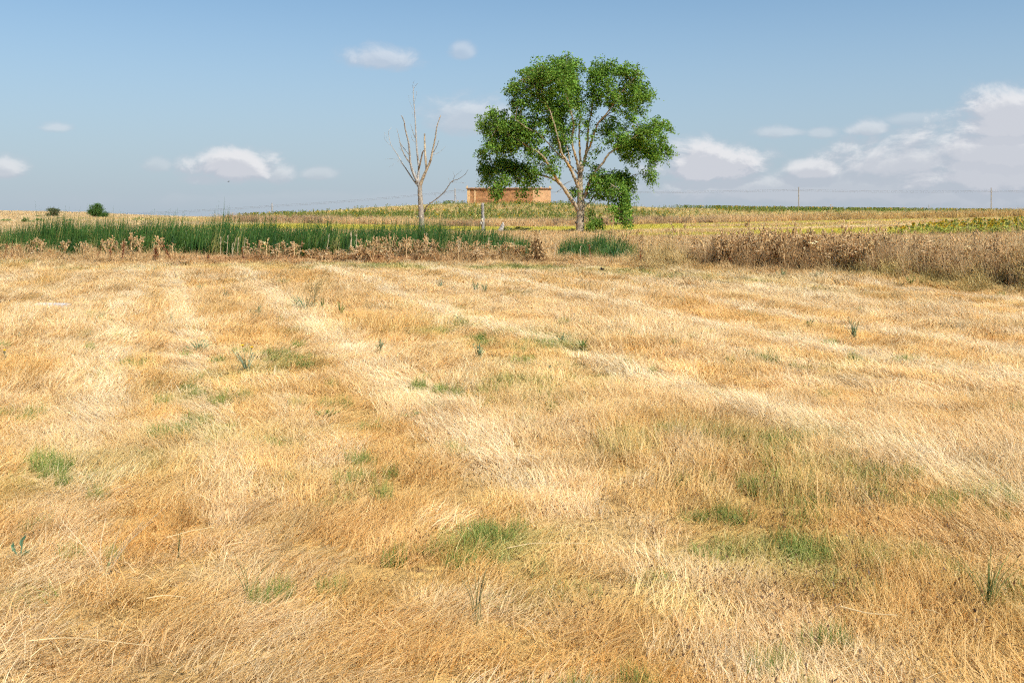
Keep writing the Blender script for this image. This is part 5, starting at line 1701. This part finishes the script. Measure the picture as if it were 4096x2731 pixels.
# blue-green fleshy shoot at the left
x_, y_, z_ = at(80, 2250); b = MB()
for dx_, h, a in ((-.03, .10, -.35), (.015, .16, .05), (.01, .06, .5)):
    P = catmull([(0, 0, -.02), (dx_ * .6, 0, h * .5), (dx_ + a * .06, 0, h)], 4)
    b.tube(P, np.linspace(.007, .004, len(P)), (0.13, 0.24, 0.14), 6)
    b.leaf(P[5], (a, -.2, .8), np.array([0.2, -1.0, 0.2]), .07, .024, (0.14, 0.27, 0.16)); b.leaf(P[7], (a + .4, -.2, .8), np.array([0.2, -1.0, 0.2]), .06, .02, (0.12, 0.24, 0.14))
o = b.build('fleshy_shoot', M_WEED, loc=(x_, y_, z_)); o.scale = (.75, .75, .75); tag(o, 'small blue-green fleshy shoot near the left edge of the foreground', 'weed')
# pale dry branching stalk clump
x_, y_, z_ = at(420, 2300); b = MB(); g = np.random.default_rng(33)
for i in range(9):
    a = math.pi / 2 * g.normal(0, .6); h = g.uniform(.2, .34); dx_ = math.sin(a) * h * .9
    b.tube(catmull([(0, 0, -.02), (dx_ * .4, g.normal(0, .03), h * .5), (dx_, g.normal(0, .06), h)], 4), np.linspace(.0022, .0009, 9), (0.66, 0.52, 0.32), 4, cap=False)
b.tube([(0, 0, -.02), (.02, 0, .06)], .007, (0.25, 0.26, 0.12), 5)
o = b.build('dry_stalk_clump', M_DRY, loc=(x_, y_, z_)); tag(o, 'fan of pale dry stalks in the left foreground', 'stalks')

# long straws lying on the grass
for i, (pts, lab) in enumerate((
        (((119, 2645), (292, 2633), (601, 2666)), 'long bent yellow straw lying at the bottom left'), (((220, 2559), (298, 2481)), 'straight straw leaning above the long bent one'), (((586, 2466), (661, 2454), (744, 2463)), 'short pale straw right of the fan of stalks'),
        (((667, 2210), (857, 2166)), 'straw lying behind the fan of pale stalks'), (((3363, 2499), (3470, 2526), (3589, 2535)), 'thick bleached straw lying at the lower right'), (((3696, 2511), (3773, 2535)), 'short bleached straw beside the thick one at lower right'),
        (((2030, 2255), (2140, 2235), (2345, 2235)), 'thin straw lying right of the middle foreground'), (((120, 2715), (200, 2655)), 'straw slanting at the lower left corner'))):
    P = []
    for c, r in pts:
        x_, y_, z_ = at(c, r); P.append((x_, y_, z_ + .078))
    P = catmull(P, 6) if len(P) > 2 else np.array([P[0], (np.array(P[0]) + P[1]) / 2 + (0, 0, .006), P[1]])
    o_ = P[0].copy(); b = MB(); b.tube(P - o_, np.linspace(.0020, .0012, len(P)) * (1.6 if i == 4 else 1), (0.66, 0.5, 0.27), 5)
    o = b.build('straw', M_DRY, loc=o_); tag(o, lab, 'straw', 'loose straws on the meadow')
# grey slab half hidden in the straw
x_, y_, z_ = at(208, 1236); b = MB(); b.box((-.38, -.12, -.05), (.38, .12, .05), (0.46, 0.45, 0.44)); b.box((-.30, -.09, .05), (.30, .09, .062), (0.5, 0.49, 0.48))
o = b.build('stone_slab', M_PLAIN, loc=(x_, y_, z_ + .045)); o.scale = (.8, .8, 1); o.rotation_euler = (0, 0.02, .15); tag(o, 'flat grey slab half hidden in the grass at the left', 'slab', kind='thing')


# ------------------------------------------------------------------ birds
def bird(name, loc, s, rz, lab, ry=0.0):
    e = empty(name, loc); e.scale = (s, s, s); e.rotation_euler = (0.1, ry, rz)
    K = (0.012, 0.011, 0.012)
    prof = ((-.115, .002, .0), (-.10, .006, .002), (-.085, .02, .006), (-.06, .026, .006), (-.04, .024, .0), (0.0, .036, -.004), (.05, .03, 0), (.09, .014, .004), (.12, .006, .004))
    b = MB(); b.tube([(p[0], 0, p[2]) for p in prof], [p[1] for p in prof], K, 10)
    b.build('body', M_PLAIN, e, smooth=True)
    for sy in (-1, 1):
        b = MB()
        top = [(-.035, sy * .02, .02), (-.03, sy * .08, .06), (.0, sy * .14, .075), (.09, sy * .19, .06), (.07, sy * .13, .05), (.05, sy * .07, .035), (.045, sy * .02, .015)]
        V = top + [(p[0], p[1], p[2] - .006) for p in top]; n_ = len(top)
        b.add(V, [tuple(range(n_)), tuple(range(2 * n_ - 1, n_ - 1, -1))] + [(k_, (k_ + 1) % n_, (k_ + 1) % n_ + n_, k_ + n_) for k_ in range(n_)], K)
        b.build('wing', M_PLAIN, e)
    b = MB(); V = [(.10, -.012, .006), (.10, .012, .006), (.19, .035, .004), (.18, 0, .004), (.19, -.035, .004)]; V += [(p[0], p[1], p[2] - .005) for p in V]
    b.add(V, [(0, 1, 2, 3, 4), (9, 8, 7, 6, 5)] + [(k_, (k_ + 1) % 5, (k_ + 1) % 5 + 5, k_ + 5) for k_ in range(5)], K)
    b.build('tail', M_PLAIN, e)
    return tag(e, lab, 'bird')


yb_ = 29.0
bird('black_bird', (wx(2406, yb_), yb_, wz(1081, yb_) + .02), 0.72, 0.25, 'black bird flying low over the green belt below the bank', 0.1)
bird('black_bird', (wx(914, 110), 110, wz(727, 110)), 1.0, 0.6, 'tiny dark bird in the sky below the left cloud')
